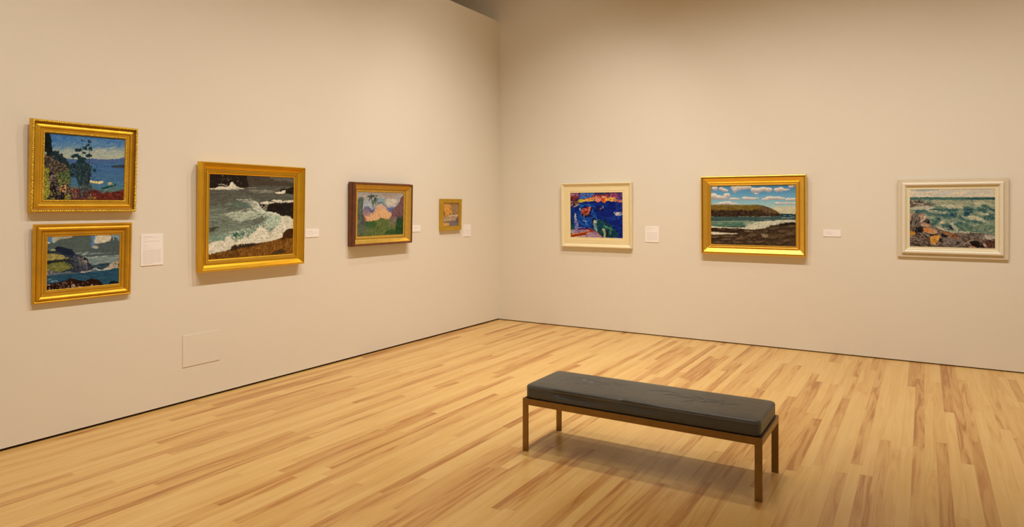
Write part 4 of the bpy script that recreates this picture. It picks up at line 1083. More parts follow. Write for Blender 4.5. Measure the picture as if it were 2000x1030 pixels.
def paint_rocky_sea():
    P = Painter([(82, 66), (1345, 55), (1345, 965), (85, 935)], 270, 200, 81)
    P.grad([(60, (196, 186, 164)), (120, (214, 196, 166)), (185, (216, 192, 156)), (200, (120, 138, 126)), (960, (120, 130, 110))])
    P.strokes([(90, 60), (1340, 60), (1340, 180), (90, 185)], 180, 140, 16, [(206, 192, 166), (190, 184, 168), (220, 202, 172), (176, 180, 172)], 0.0, 0.12, 0.5)
    P.strokes([(150, 80), (480, 80), (480, 100), (150, 100)], 30, 110, 9, [(150, 164, 166)], 0, 0.05, 0.4)
    P.poly([(80, 196), (1345, 196), (1345, 980), (80, 980)], (124, 138, 118), 2, var=12, vs=(80, 24))
    P.poly([(80, 196), (420, 194), (1345, 200), (1345, 236), (900, 240), (500, 232), (80, 228)], (74, 108, 98), 5, var=8, vs=(90, 8))
    P.poly([(880, 202), (1345, 202), (1345, 228), (960, 226)], (56, 88, 88), 4, var=6)
    sea = [(100, 235), (1345, 235), (1345, 700), (820, 700), (420, 640), (380, 500), (160, 410), (90, 400)]
    P.strokes(sea, 1400, 60, 12, [(120, 138, 118), (146, 156, 130), (98, 122, 104), (168, 168, 138), (84, 112, 100), (134, 146, 124)], 0.12, 0.4, 0.6)
    P.strokes([(400, 240), (1340, 240), (1340, 330), (500, 320)], 260, 80, 12, [(164, 162, 130), (150, 152, 124), (178, 172, 138), (130, 142, 120)], 0.08, 0.2, 0.6)
    for pts, w in (([(350, 385), (420, 370), (500, 390), (600, 385)], 30), ([(430, 440), (540, 450), (640, 470)], 34), ([(640, 380), (720, 385), (780, 375)], 26), ([(630, 470), (700, 440), (760, 470)], 56),
                   ([(900, 380), (960, 360), (1030, 375)], 40), ([(900, 450), (950, 430), (1000, 400)], 66), ([(830, 500), (900, 535), (1020, 560), (1180, 570)], 36), ([(1090, 380), (1150, 385), (1200, 410)], 34),
                   ([(1150, 310), (1230, 350), (1340, 410)], 22), ([(1200, 500), (1300, 510), (1340, 500)], 30), ([(760, 600), (830, 580), (900, 600), (1020, 630)], 46), ([(580, 610), (640, 610), (710, 670)], 66),
                   ([(400, 600), (480, 570), (520, 530)], 56), ([(200, 400), (320, 400), (400, 450)], 30), ([(1240, 460), (1340, 470)], 24), ([(820, 660), (900, 680)], 24)):
        P.line(pts, w, (58, 94, 92), a=0.75, soft=6, w2=w * 0.6)
        P.strokes([(pts[0][0] - 10, pts[0][1] - w), (pts[-1][0] + 10, pts[-1][1] - w), (pts[-1][0] + 10, pts[-1][1] + w * 0.7), (pts[0][0] - 10, pts[0][1] + w * 0.7)], 34, 34, 11, [(44, 82, 88), (70, 108, 102), (34, 66, 80), (84, 118, 104)], 0.4, 0.6, 0.75)
    P.ell(680, 645, 40, 26, (26, 44, 66), 0.5, 0.4, 0.5); P.ell(940, 445, 34, 30, (30, 70, 92), 0.2, 0.4, 0.5); P.ell(720, 455, 30, 22, (34, 70, 96), 0, 0.4, 0.5)
    for pts, w in (([(340, 380), (380, 410), (500, 430), (620, 425)], 13), ([(640, 345), (700, 355), (860, 345)], 16), ([(870, 480), (930, 500), (1040, 530), (1180, 535)], 24), ([(950, 480), (1060, 490), (1160, 520)], 34),
                   ([(500, 640), (620, 685), (740, 710)], 30), ([(540, 580), (560, 545), (620, 540)], 24), ([(960, 590), (1060, 600), (1130, 610)], 22), ([(1080, 430), (1180, 455), (1260, 450)], 12),
                   ([(560, 320), (700, 330), (880, 320)], 12), ([(1180, 570), (1240, 580)], 28), ([(830, 705), (1000, 715), (1120, 710)], 20), ([(700, 580), (720, 640), (780, 660)], 16), ([(1040, 290), (1200, 280)], 16)):
        P.line(pts, w, (196, 188, 152), a=0.75, soft=5, w2=w * 0.6)
        P.strokes([(pts[0][0], pts[0][1] - w), (pts[-1][0], pts[-1][1] - w), (pts[-1][0], pts[-1][1] + w), (pts[0][0], pts[0][1] + w)], 18, 40, 8, [(214, 204, 170), (180, 178, 146), (206, 190, 150)], 0.2, 0.3, 0.8)
    P.strokes([(800, 600), (1340, 560), (1340, 720), (860, 700)], 260, 46, 11, [(86, 114, 94), (112, 134, 108), (70, 98, 86), (146, 156, 126)], 0.1, 0.4, 0.6)
    # distant rocks left
    P.poly([(80, 235), (200, 236), (320, 258), (400, 290), (470, 300), (360, 340), (80, 342)], (110, 98, 84), 6, 20, var=12)
    P.strokes([(85, 240), (210, 240), (330, 262), (400, 300), (350, 340), (85, 342)], 200, 22, 9, [(62, 50, 44), (160, 146, 126), (40, 34, 34), (134, 120, 102), (186, 172, 148)], 0.3, 0.7, 0.85)
    P.strokes([(85, 340), (400, 325), (440, 345), (360, 375), (85, 372)], 90, 50, 9, [(190, 180, 152), (150, 160, 140), (206, 194, 166)], -0.05, 0.2, 0.8)
    # near rocks
    P.poly([(80, 420), (230, 430), (300, 440), (330, 490), (385, 540), (380, 580), (440, 640), (520, 660), (620, 700), (760, 730), (900, 740), (1120, 720), (1200, 730), (1345, 745), (1345, 980), (80, 980)], (112, 96, 82), 8, 30, var=14)
    rock = [(94, 80, 70), (130, 114, 98), (74, 62, 58), (150, 132, 112), (54, 46, 44), (112, 98, 86), (168, 148, 124)]
    P.strokes([(90, 640), (440, 650), (760, 740), (1340, 760), (1340, 950), (90, 930)], 800, 46, 13, rock, 0.5, 0.5, 0.7)
    P.poly([(82, 425), (160, 425), (150, 470), (100, 540), (82, 540)], (176, 146, 118), 6, var=8)
    P.poly([(160, 430), (240, 440), (270, 490), (230, 600), (160, 640), (120, 600), (120, 520)], (122, 110, 98), 7, var=12)
    P.strokes([(110, 450), (240, 450), (220, 600), (120, 620)], 90, 60, 12, [(136, 122, 108), (108, 96, 88), (92, 82, 76), (150, 136, 118)], -1.1, 0.25, 0.7)
    P.line([(130, 490), (100, 590)], 13, (40, 34, 34)); P.line([(190, 540), (170, 600)], 14, (44, 38, 36)); P.line([(240, 470), (230, 560)], 8, (70, 58, 54))
    P.poly([(240, 470), (300, 440), (330, 490), (290, 540), (250, 530)], (186, 150, 126), 8, 20, var=16)
    P.strokes([(240, 440), (330, 450), (320, 560), (240, 600)], 60, 34, 10, [(206, 176, 150), (150, 112, 96), (224, 204, 180), (120, 96, 88)], -0.8, 0.6, 0.8)
    P.poly([(270, 560), (320, 515), (380, 520), (385, 570), (340, 580)], (78, 76, 72), 6, 20, var=10); P.ell(365, 565, 18, 16, (30, 28, 30), 0, 0.3)
    P.strokes([(260, 570), (380, 590), (400, 640), (280, 630)], 60, 44, 10, [(170, 138, 112), (140, 108, 86), (200, 164, 132)], 0.4, 0.3, 0.8)
    P.poly([(190, 640), (280, 630), (290, 690), (230, 740), (170, 750), (160, 700)], (40, 38, 38), 7, 20, var=10)
    P.poly([(280, 650), (400, 660), (490, 680), (500, 720), (420, 740), (310, 710)], (188, 146, 106), 7, 20, var=16)
    P.ell(340, 680, 44, 22, (206, 126, 60), 0.3, 0.5, 0.5); P.ell(345, 690, 16, 12, (214, 106, 40), 0.3, 0.4, 0.5)
    P.ell(120, 725, 46, 34, (186, 134, 62), 0.4, 0.4, 0.5)
    P.line([(240, 718), (300, 740), (380, 760), (470, 745)], 22, (34, 30, 30), w2=14); P.line([(230, 722), (300, 735), (350, 760), (380, 765)], 8, (210, 196, 176))
    P.poly([(100, 760), (220, 750), (330, 790), (380, 840), (370, 890), (260, 900), (130, 860)], (92, 78, 70), 8, 24, var=14)
    P.strokes([(100, 770), (330, 780), (380, 880), (110, 880)], 120, 60, 11, [(130, 116, 102), (70, 54, 48), (100, 84, 76), (150, 136, 122)], 0.4, 0.3, 0.75)
    P.poly([(390, 800), (440, 760), (520, 750), (540, 790), (500, 850), (460, 890), (400, 860)], (206, 144, 58), 7, 20, var=18)
    P.strokes([(400, 780), (530, 760), (500, 850), (410, 870)], 60, 34, 11, [(226, 166, 74), (190, 126, 48), (212, 160, 90)], -0.6, 0.6, 0.8); P.line([(400, 880), (500, 900), (510, 880)], 12, (190, 150, 120))
    P.poly([(540, 740), (620, 740), (660, 760), (640, 790), (580, 790)], (34, 34, 40), 6, 20, var=8)
    P.poly([(560, 710), (700, 720), (760, 740), (700, 760), (600, 745)], (150, 104, 68), 7, 20, var=14)
    P.strokes([(670, 740), (800, 740), (780, 820), (660, 800)], 60, 36, 11, [(140, 88, 54), (104, 70, 54), (170, 120, 80)], 0.5, 0.5, 0.8)
    P.ell(560, 820, 34, 28, (44, 42, 46), 0, 0.3); P.strokes([(560, 800), (720, 800), (760, 900), (600, 900)], 100, 56, 12, [(112, 100, 94), (90, 80, 76), (134, 122, 112)], 0.7, 0.3, 0.8)
    P.poly([(740, 810), (860, 800), (900, 860), (860, 910), (760, 880)], (122, 108, 98), 8, 24, var=12); P.ell(800, 870, 24, 20, (52, 44, 44), 0, 0.4)
    P.line([(880, 900), (940, 850), (990, 825), (1060, 830)], 22, (140, 126, 112)); P.poly([(970, 880), (1000, 840), (1060, 828), (1130, 870), (1190, 930), (1100, 940), (1040, 930)], (40, 30, 28), 7, 20, var=8)
    P.poly([(960, 940), (980, 915), (1040, 915), (1065, 945)], (176, 128, 96), 6, 20, var=14); P.poly([(1160, 885), (1220, 890), (1230, 930), (1180, 920)], (190, 150, 124), 6, 20, var=14)
    P.poly([(1100, 750), (1200, 740), (1240, 760), (1190, 810), (1110, 790)], (122, 112, 104), 7, 20, var=12)
    P.strokes([(1190, 750), (1340, 765), (1340, 820), (1190, 815)], 60, 44, 12, [(176, 168, 150), (150, 142, 128), (190, 182, 164)], 0.9, 0.4, 0.8)
    P.line([(1190, 820), (1280, 828), (1340, 815)], 8, (60, 50, 46)); P.strokes([(1200, 840), (1340, 830), (1340, 940), (1230, 940)], 100, 40, 12, [(70, 44, 40), (100, 62, 52), (48, 34, 34), (124, 84, 70)], 0.4, 0.5, 0.8)
    P.strokes([(820, 720), (1100, 730), (1090, 800), (840, 790)], 130, 56, 11, [(90, 80, 74), (120, 108, 96), (70, 62, 60), (144, 130, 112)], 0.15, 0.25, 0.75)
    P.strokes([(90, 880), (380, 890), (380, 930), (90, 930)], 60, 50, 12, [(70, 62, 52), (40, 34, 32), (120, 112, 96)], 0.1, 0.3, 0.8)
    P.ell(785, 690, 12, 40, (190, 180, 150), 0.2, 0.5, 0.6, a=0.6)
    P.dabs([(90, 640), (440, 650), (760, 740), (1340, 760), (1340, 950), (90, 930)], 130, 13, [(50, 42, 40), (150, 134, 116), (96, 82, 72), (124, 96, 72), (176, 156, 132), (36, 30, 32)], 0.7)
    P.dabs(sea, 260, 13, [(96, 124, 106), (160, 164, 134), (70, 104, 98), (186, 180, 148), (52, 86, 88), (126, 144, 118)], 0.55)
    P.work_over(4, 20, 6, 0.08)
    return P


# ------------------------------------------------------------------ the bench
BX0, BX1, BY0, BY1 = -2.177, -0.723, 3.699, 4.168
BL, BD = BX1 - BX0, BY1 - BY0
M_BRONZE = mat('brushed_bronze', (0.28, 0.17, 0.055, 1), 0.38, 0.85, noise=0.3, nscale=16, bump=0.15, bscale=120)
M_LEATHER = mat('charcoal_leather', (0.066, 0.065, 0.056, 1), 0.40, 0.0, noise=0.12, nscale=30, bump=0.22, bscale=260, spec=0.55)
M_BOARD = mat('black_seat_board', (0.01, 0.01, 0.01, 1), 0.8)
bench = thing('bench', 'long charcoal leather cushioned bench on slim bronze metal legs in the middle of the floor', 'bench',
              (BX0, BY0, 0))
LW, LT, RH, RT = 0.0385, 0.010, 0.040, 0.010
ZR = 0.3352
for lx in (0, BL - LW):
    for ly in (0, BD - LT):
        box('leg', M_BRONZE, lx, lx + LW, ly, ly + LT, 0.0, ZR - RH, bench, bevel=0.001)
for ly in (0, BD - RT):
    box('rail', M_BRONZE, 0, BL, ly, ly + RT, ZR - RH + 0.0002, ZR, bench, bevel=0.001)
for lx in (0, BL - RT):
    box('rail', M_BRONZE, lx, lx + RT, RT + 0.0002, BD - RT - 0.0002, ZR - RH + 0.0002, ZR, bench, bevel=0.001)
box('seat_board', M_BOARD, RT + 0.0005, BL - RT - 0.0005, RT + 0.0005, BD - RT - 0.0005, ZR - 0.022, ZR - 0.001, bench)


def hnoise(seed):
    rs = np.random.RandomState(seed)
    T = rs.rand(64, 64) * 2 - 1

    def f(x, y):
        xi, yi = math.floor(x), math.floor(y)
        fx, fy = x - xi, y - yi
        fx, fy = fx * fx * (3 - 2 * fx), fy * fy * (3 - 2 * fy)
        a, b, c, d = T[yi % 64, xi % 64], T[yi % 64, (xi + 1) % 64], T[(yi + 1) % 64, xi % 64], T[(yi + 1) % 64, (xi + 1) % 64]
        return (a * (1 - fx) + b * fx) * (1 - fy) + (c * (1 - fx) + d * fx) * fy
    return f


def cushion_mesh():
    """rounded slab with a slight crown, creases across the seat and two sags in the front face"""
    x0, x1, y0, y1 = 0.012, BL - 0.012, 0.010, BD - 0.010
    z0, z1 = ZR + 0.0005, ZR + 0.083
    nx, ny, nz = 260, 84, 18
    R = 0.022
    RC = 0.034      # rounding of the vertical corners
    n1, n2 = hnoise(5), hnoise(9)
    creases = []
    rs = random.Random(4)
    # (centre x, centre y, direction, length, depth) of wrinkles where people sit
    for cx, cy, an, ln, dp in ((0.30, 0.30, 0.35, 0.10, 3.0), (0.36, 0.27, 0.5, 0.13, 2.8), (0.24, 0.33, 0.1, 0.09, 2.2), (0.43, 0.24, 0.9, 0.15, 2.2), (0.48, 0.27, 1.1, 0.12, -2.0), (0.33, 0.20, 0.2, 0.08, 1.8),
                               (0.82, 0.30, 0.25, 0.10, 2.2), (0.90, 0.26, 0.5, 0.09, 2.0), (0.98, 0.24, 0.0, 0.08, 2.4), (1.06, 0.27, -0.5, 0.09, 2.6), (1.12, 0.22, 0.4, 0.08, 2.4), (1.16, 0.26, -0.2, 0.10, 2.8),
                               (1.02, 0.18, 0.8, 0.07, 2.0), (1.20, 0.20, -0.7, 0.07, 2.2), (0.72, 0.24, 1.2, 0.09, -1.6), (1.25, 0.24, 0.3, 0.07, 2.2), (0.57, 0.30, 0.7, 0.07, 1.6), (0.20, 0.24, 0.9, 0.09, 1.5)):
        creases.append((cx, cy, math.cos(an), math.sin(an), ln, dp * 0.0012))
        creases.append((cx + rs.uniform(-.03, .03), cy + rs.uniform(-.03, .03), math.cos(an + 0.9), math.sin(an + 0.9), ln * 0.5, dp * 0.0006))

    def shape(u, v, w, face):
        x, y, z = x0 + u * (x1 - x0), y0 + v * (y1 - y0), z0 + w * (z1 - z0)
        p = Vector((x, y, z))
        # round vertical corners
        cx = min(max(x, x0 + RC), x1 - RC)
        cy = min(max(y, y0 + RC), y1 - RC)
        d = Vector((x - cx, y - cy, 0))
        lx, ly = abs(d.x) / RC, abs(d.y) / RC
        m = max(lx, ly)
        if m > 1e-6:
            k = m / math.hypot(lx, ly)
            d *= k
        p = Vector((cx + d.x, cy + d.y, z))
        # inner offset of this point from the outline, 0 at the outline
        out = m if m > 1e-6 else 0.0
        inset = RC * (1 - out)
        # round the top (big) and bottom (small) edge
        rt, rb = 0.015, 0.008
        for edge, r, sgn in ((z1, rt, 1), (z0, rb, -1)):
            dz = (edge - z) * sgn
            if dz < r and inset < r:
                a, b = 1 - dz / r, 1 - inset / r
                mm = max(a, b)
                if mm > 1e-6:
                    k = mm / math.hypot(a, b)
                    na, nb = a * k, b * k
                    nz = edge - sgn * r * (1 - na)
                    newin = r * (1 - nb)
                    s = (newin - inset)
                    if m > 1e-6:
                        dd = d.normalized()
                        p.x -= dd.x * s
                        p.y -= dd.y * s
                    p.z = nz
        # crown and creases on the top
        tf = max(0.0, (p.z - (z1 - 0.03)) / 0.03)
        if tf > 0:
            ex = min(1, max(0, min(x - x0, x1 - x) / 0.10))
            ey = min(1, max(0, min(y - y0, y1 - y) / 0.10))
            crown = (ex * (2 - ex)) * (ey * (2 - ey))
            dz = 0.007 * crown - 0.0022 * crown * (0.5 + 0.5 * math.cos(6.283 * (x - 0.3) / 0.72))
            for cx_, cy_, ca, sa, ln, dp in creases:
                a = (x - cx_) * ca + (y - cy_) * sa
                b = -(x - cx_) * sa + (y - cy_) * ca
                b += 0.18 * a * a / 0.05
                if abs(a) < ln and abs(b) < 0.03:
                    dz -= dp * math.exp(-(b / 0.009) ** 2) * (1 - (a / ln) ** 2)
                    dz += dp * 0.7 * math.exp(-((b - 0.014) / 0.009) ** 2) * (1 - (a / ln) ** 2)
            dz += 0.0007 * n1(x * 22, y * 30) * crown + 0.0005 * n2(x * 60, y * 60) * crown
            p.z += dz * tf
        # the front face: two sags under the edge
        ff = max(0.0, 1 - (p.y - y0) / 0.03)
        if ff > 0 and p.y < y0 + 0.03:
            h = (p.z - z0) / (z1 - z0)
            sag = 0.0
            for a, b, dep, top in ((0.18, 0.64, 0.020, 0.50), (0.64, 0.93, 0.013, 0.60)):
                t = (p.x - a) / (b - a)
                if 0 < t < 1:
                    env = min(1, t / 0.15) * min(1, (1 - t) / 0.6)
                    env = env * env * (3 - 2 * env)
                    hh = top + 0.30 * math.exp(-t * 7) + 0.10 * t
                    sag += dep * env * math.exp(-((h - hh) / 0.25) ** 2)
            sag += 0.0008 * n1(p.x * 9, h * 2)
            p.y += sag * ff
            p.z -= max(0.0, sag) * ff * max(0.0, h - 0.5) * 0.5
            p.y -= 0.0025 * math.exp(-((h - 0.35) / 0.3) ** 2) * ff
        return p
    key = {}
    bm = bmesh.new()

    def vert(i, j, k):
        q = (i, j, k)
        if q not in key:
            key[q] = bm.verts.new(shape(i / nx, j / ny, k / nz, None))
        return key[q]
    for i in range(nx):
        for j in range(ny):
            bm.faces.new((vert(i, j, nz), vert(i + 1, j, nz), vert(i + 1, j + 1, nz), vert(i, j + 1, nz)))
    for i in range(nx):
        for k in range(nz):
            bm.faces.new((vert(i, 0, k), vert(i + 1, 0, k), vert(i + 1, 0, k + 1), vert(i, 0, k + 1)))
            bm.faces.new((vert(i, ny, k), vert(i, ny, k + 1), vert(i + 1, ny, k + 1), vert(i + 1, ny, k)))
    for j in range(ny):
        for k in range(nz):
            bm.faces.new((vert(0, j, k), vert(0, j, k + 1), vert(0, j + 1, k + 1), vert(0, j + 1, k)))
            bm.faces.new((vert(nx, j, k), vert(nx, j + 1, k), vert(nx, j + 1, k + 1), vert(nx, j, k + 1)))
    bot = [vert(i, 0, 0) for i in range(nx)] + [vert(nx, j, 0) for j in range(ny)] + [vert(i, ny, 0) for i in range(nx, 0, -1)] + [vert(0, j, 0) for j in range(ny, 0, -1)]
    bm.faces.new(bot)
    return bm


cushion = obj('cushion', cushion_mesh(), M_LEATHER, bench, smooth=True)
# the seam that runs round the cushion just under its top edge
bm = bmesh.new()
sx0, sx1, sy0, sy1, sz, sr, st = 0.012, BL - 0.012, 0.010, BD - 0.010, ZR + 0.0665, 0.034, 0.0016
path = []
for cx, cy, a0 in ((sx1 - sr, sy0 + sr, -90), (sx1 - sr, sy1 - sr, 0), (sx0 + sr, sy1 - sr, 90), (sx0 + sr, sy0 + sr, 180)):
    for k in range(9):
        a = math.radians(a0 + 90 * k / 8)
        path.append((cx + sr * math.cos(a), cy + sr * math.sin(a), math.cos(a), math.sin(a)))
loops = []
for px_, py_, nx_, ny_ in path:
    loops.append([bm.verts.new((px_ + nx_ * st * math.cos(b), py_ + ny_ * st * math.cos(b), sz + st * math.sin(b))) for b in [math.tau * i / 6 for i in range(6)]])
for i in range(len(loops)):
    A_, B_ = loops[i], loops[(i + 1) % len(loops)]
    for k in range(6):
        bm.faces.new((A_[k], A_[(k + 1) % 6], B_[(k + 1) % 6], B_[k]))
obj('piping', bm, mat('leather_seam_highlight', (0.13, 0.12, 0.10, 1), 0.35, spec=0.5), cushion, smooth=True)  # paler than the leather to paint in the highlight along the edge


# ------------------------------------------------------------------ the framed pictures
def picture(label, side, a0, a1, z, h, tilt, mx, my, tc, prof, m, painter, group=None, liner=None, extra=None):
    w = a1 - a0
    loc, R = hang(side, a0, z, tilt)
    t = thing('framed_painting', label, 'painting', loc, R, group)
    moulding('frame', w, h, prof, m, t)
    canvas_object(painter(), w, h, mx, my, tc, t)
    if extra:
        extra(t, w, h)
    return t


rnd = random.Random(3)


def pines_extra(t, w, h):
    bm = bmesh.new()
    bead_ring(bm, w, h, 0.010, 0.043, 0.0075, 0.0125, rnd)
    obj('carved_edge', bm, M_CARVE, t, smooth=True)
    bm = bmesh.new()
    bead_ring(bm, w, h, 0.0775, 0.031, 0.0052, 0.0095, rnd)
    obj('carved_sight_edge', bm, M_CARVE, t, smooth=True)


picture('carved gold frame around a blue lake with tall dark pines, upper one at far left', 'L',
        2.105, 2.795, 1.513, 0.611, 0.05, 0.084, 0.090, 0.024,
        [(0.004, 0), (0, 0.006), (0, 0.034), (0.004, 0.042), (0.016, 0.044, 2), (0.020, 0.036, 2), (0.026, 0.031), (0.034, 0.033, 1), (0.046, 0.041, 1), (0.052, 0.036, 2), (0.056, 0.032),
         (0.072, 0.030, 2), (0.074, 0.031), (0.081, 0.030), (0.085, 0.025), (0.085, 0.016)],
        M_GOLD_A, paint_pines, extra=pines_extra)

picture('gold frame around a green headland and grey clouds, hung below the pine trees picture', 'L',
        2.128, 2.764, 0.913, 0.5225, 0.04, 0.083, 0.082, 0.018,
        [(0.003, 0), (0, 0.006), (0, 0.024), (0.004, 0.030), (0.010, 0.031, 1), (0.014, 0.026, 2), (0.017, 0.026), (0.026, 0.042, 1), (0.040, 0.036, 1), (0.046, 0.026, 2), (0.050, 0.026), (0.052, 0.023),
         (0.062, 0.022, 2), (0.064, 0.024), (0.070, 0.024, 2), (0.074, 0.022), (0.082, 0.021), (0.084, 0.019), (0.084, 0.010)],
        M_GOLD_A, paint_headland)

picture('largest gold frame on the left wall, around grey surf breaking below a brown grassy bank', 'L',
        3.297, 4.343, 1.025, 0.887, 0.021, 0.094, 0.097, 0.024,
        [(0.002, 0), (0, 0.006), (0, 0.070), (0.004, 0.075), (0.010, 0.075, 2), (0.013, 0.071), (0.020, 0.064, 1), (0.040, 0.040, 1), (0.055, 0.036, 2), (0.060, 0.040), (0.066, 0.040, 2), (0.070, 0.035), (0.078, 0.034, 2),
         (0.084, 0.031), (0.095, 0.026), (0.095, 0.016)],
        M_GOLD_B, paint_surf)


def tropics_extra(t, w, h):
    o = moulding('gilt_liner', w - 0.046, h - 0.046,
                 [(0, 0.02), (0, 0.078), (0.003, 0.080), (0.006, 0.077), (0.012, 0.070), (0.030, 0.044, 1), (0.046, 0.038, 2), (0.050, 0.043), (0.055, 0.043, 2), (0.058, 0.037), (0.074, 0.034, 2), (0.078, 0.030), (0.078, 0.022)],
                 M_GOLD_E, t, (0.023, 0.023, 0))
    o['label'] = 'gilt cove liner inside the dark wood'


picture('dark reddish wood frame with gilt liner around a palm and pink mountain', 'L',
        4.966, 5.877, 1.1456, 0.657, 0.02, 0.101, 0.103, 0.030,
        [(0.0, 0), (0, 0.046), (0.004, 0.050), (0.007, 0.050), (0.007, 0.053), (0.005, 0.056), (0.005, 0.084), (0.008, 0.088), (0.018, 0.088), (0.022, 0.084), (0.0228, 0.078), (0.0228, 0.020)],
        M_WOOD, paint_tropics, extra=tropics_extra)

picture('tiny plain gold frame around a hazy dusk sky, nearest the corner on the left wall', 'L',
        6.472, 6.887, 1.2609, 0.385, 0.025, 0.055, 0.050, 0.021,
        [(0.001, 0), (0, 0.004), (0, 0.032), (0.003, 0.036), (0.008, 0.037), (0.012, 0.034), (0.046, 0.031, 2), (0.050, 0.029), (0.055, 0.026), (0.055, 0.018)],
        M_GOLD_D, paint_dusk)


def abstract_extra(t, w, h):
    o = moulding('mat_liner', w - 0.084, h - 0.084,
                 [(0, 0.010), (0, 0.026), (0.060, 0.027), (0.062, 0.024), (0.070, 0.024), (0.078, 0.026), (0.082, 0.024), (0.082, 0.016)],
                 M_CREAM2, t, (0.042, 0.042, 0))
    o['label'] = 'flat cream liner'


picture('cream painted frame around a deep blue abstract harbour with red and yellow', 'R',
        -4.000, -3.039, 1.0373, 0.814, 0.018, 0.123, 0.121, 0.019,
        [(0.001, 0), (0, 0.004), (0, 0.040), (0.004, 0.045), (0.012, 0.046), (0.016, 0.043), (0.022, 0.040, 1), (0.036, 0.032, 1), (0.0415, 0.026), (0.0415, 0.012)],
        M_CREAM, paint_harbour_abstract, extra=abstract_extra)


def cove_extra(t, w, h):
    bm = bmesh.new()
    ring_mesh(bm, w - 0.150, h - 0.150, [(0, 0.0275), (0, 0.036), (0.003, 0.0385), (0.007, 0.0385), (0.0095, 0.035), (0.014, 0.033), (0.020, 0.031), (0.026, 0.036), (0.030, 0.036), (0.0345, 0.031), (0.036, 0.027)])
    o = obj('sight_moulding', bm, M_GOLD_C, t)
    o.location = (0.075, 0.075, 0)


picture('wide bright gold frame around a brown headland under small white clouds', 'R',
        -2.191, -1.069, 1.0128, 0.8835, 0.0214, 0.110, 0.112, 0.026,
        [(0.001, 0), (0, 0.004), (0, 0.054), (0.003, 0.060), (0.008, 0.062), (0.015, 0.062, 2), (0.018, 0.055, 2), (0.020, 0.050), (0.024, 0.052), (0.073, 0.027), (0.111, 0.0265), (0.111, 0.018)],
        M_GOLD_C, paint_cloudy_cove, extra=cove_extra)


def white_extra(t, w, h):
    o = moulding('raised_moulding', w - 0.078, h - 0.078,
                 [(0, 0.020), (0, 0.036), (0.004, 0.042), (0.012, 0.047, 1), (0.030, 0.042, 1), (0.035, 0.030), (0.036, 0.026), (0.0362, 0.018)],
                 M_WHITE2, t, (0.039, 0.039, 0))
    o = moulding('gilt_slip', w - 0.1505, h - 0.1505, [(0, 0.018), (0, 0.0285), (0.004, 0.0295), (0.008, 0.026), (0.012, 0.024), (0.030, 0.0235), (0.030, 0.017)], M_SLIP, t, (0.07525, 0.07525, 0))
    o['label'] = 'pale gilt slip'


picture('white washed wooden frame around a green sea churning over brown rocks, rightmost', 'R',
        -0.226, 0.676, 1.0503, 0.775, 0.018, 0.105, 0.099, 0.021,
        [(0.001, 0), (0, 0.004), (0, 0.020), (0.003, 0.023), (0.040, 0.024), (0.0745, 0.022), (0.104, 0.020), (0.104, 0.012)],
        M_WHITE, paint_rocky_sea, extra=white_extra)

# ------------------------------------------------------------------ wall labels
M_CARD = mat('label_card', (0.93, 0.89, 0.85, 1), 0.6, spec=0.3)
M_INK = mat('grey_print', (0.58, 0.53, 0.50, 1), 0.7)
M_INK2 = mat('dark_print', alb(168, 148, 126), 0.7)


def wall_card(label, side, a0, a1, z0, z1, lines, seed):
    """lines: (height from top 0..1, start, end, words?) of unreadably small print"""
    loc, R = hang(side, a0, z0, 0)
    w, h = a1 - a0, z1 - z0
    t = thing('wall_label', label, 'label', loc, R, 'white wall labels beside the paintings')
    box('card', M_CARD, 0, w, 0, h, 0, 0.005, t)
    rs = random.Random(seed)
    bm = bmesh.new()
    for ty, x0, x1, th in lines:
        x = x0 * w
        while x < x1 * w:
            ln = rs.uniform(0.003, 0.010)
            e = min(x + ln, x1 * w)
            add_box(bm, x, e, h * (1 - ty) - th, h * (1 - ty), 0.00502, 0.00515)
            x = e + 0.0016
    obj('printed_text', bm, M_INK, t)
    return t


def text_block(y0, y1, n, x0=0.09, x1=0.93, th=0.0022):
    r = random.Random(int(y0 * 100) + n)
    return [(y0 + (y1 - y0) * i / max(1, n - 1), x0, x1 - (r.uniform(0.0, 0.05) if i < n - 1 else 0.4), th) for i in range(n)]


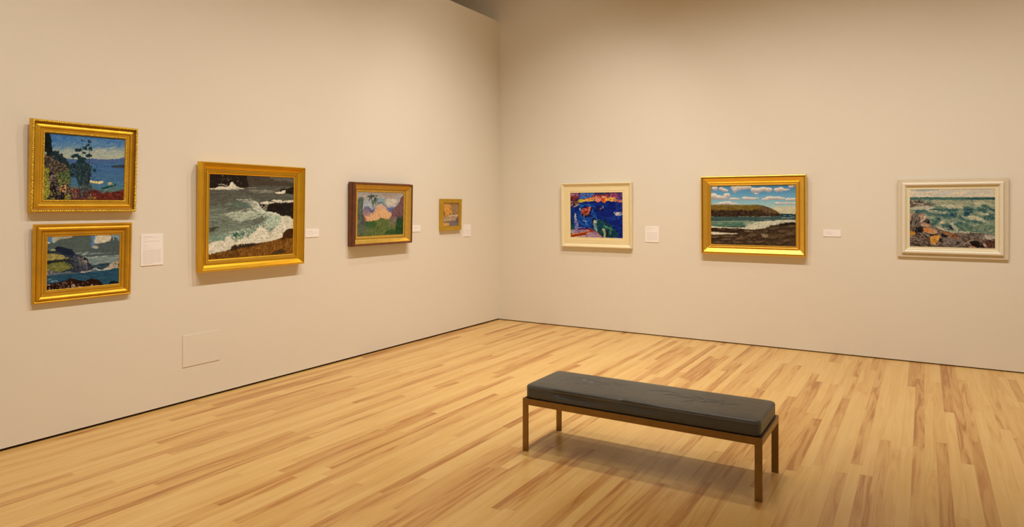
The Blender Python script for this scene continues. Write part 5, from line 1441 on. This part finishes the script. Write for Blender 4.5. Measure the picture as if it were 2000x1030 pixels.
long_head = [(0.07, 0.1, 0.5, 0.003), (0.095, 0.1, 0.78, 0.0018), (0.155, 0.1, 0.3, 0.0018), (0.22, 0.1, 0.84, 0.003), (0.27, 0.1, 0.3, 0.0018), (0.35, 0.1, 0.34, 0.0018), (0.38, 0.1, 0.26, 0.0018), (0.44, 0.1, 0.5, 0.0018)]
wall_card('tall white text panel beside the two stacked gold frames', 'L', 2.8516, 3.0233, 1.1077, 1.3417, long_head + text_block(0.50, 0.93, 14), 1)
wall_card('small white label touching the right edge of the large surf painting', 'L', 4.418, 4.583, 1.2605, 1.336, [(0.2, 0.1, 0.5, 0.003), (0.36, 0.1, 0.75, 0.0018), (0.5, 0.1, 0.95, 0.0022), (0.66, 0.1, 0.6, 0.0018)], 2)
wall_card('small white label beside the dark wood frame', 'L', 5.975, 6.117, 1.2618, 1.3335, [(0.25, 0.15, 0.8, 0.003), (0.38, 0.15, 0.7, 0.0018), (0.52, 0.15, 0.5, 0.0022)], 3)
wall_card('square white label right of the tiny dusk painting, nearest the corner', 'L', 6.9724, 7.132, 1.170, 1.3198, [(0.1, 0.1, 0.6, 0.003), (0.2, 0.1, 0.5, 0.0018)] + text_block(0.34, 0.9, 9), 4)
wall_card('square white label right of the blue abstract painting', 'R', -2.8812, -2.712, 1.1226, 1.3131, [(0.09, 0.1, 0.5, 0.003), (0.13, 0.1, 0.85, 0.0018), (0.2, 0.1, 0.6, 0.0018), (0.27, 0.1, 0.4, 0.0018), (0.38, 0.1, 0.9, 0.003)] + text_block(0.44, 0.9, 11), 5)
wall_card('narrow white label right of the wide bright gold frame', 'R', -0.9107, -0.7423, 1.2347, 1.3048, [(0.24, 0.08, 0.36, 0.003), (0.36, 0.08, 0.75, 0.0018), (0.52, 0.08, 0.5, 0.0022), (0.66, 0.08, 0.55, 0.0018)], 6)

# ------------------------------------------------------------------ access panel low on the left wall
M_PANEL = mat('painted_access_panel', (0.77, 0.715, 0.605, 1), 0.85, noise=0.012, nscale=1.5, spec=0.25)
t = thing('access_panel', 'beige painted square access panel low on the left wall below the surf painting', 'panel', *hang('L', 3.184, 0.2835, 0.0))
bm = bmesh.new()
add_box(bm, 0, 0.330, 0, 0.248, 0, 0.005, 0.0006)
o = obj('cover_plate', bm, M_PANEL, t)
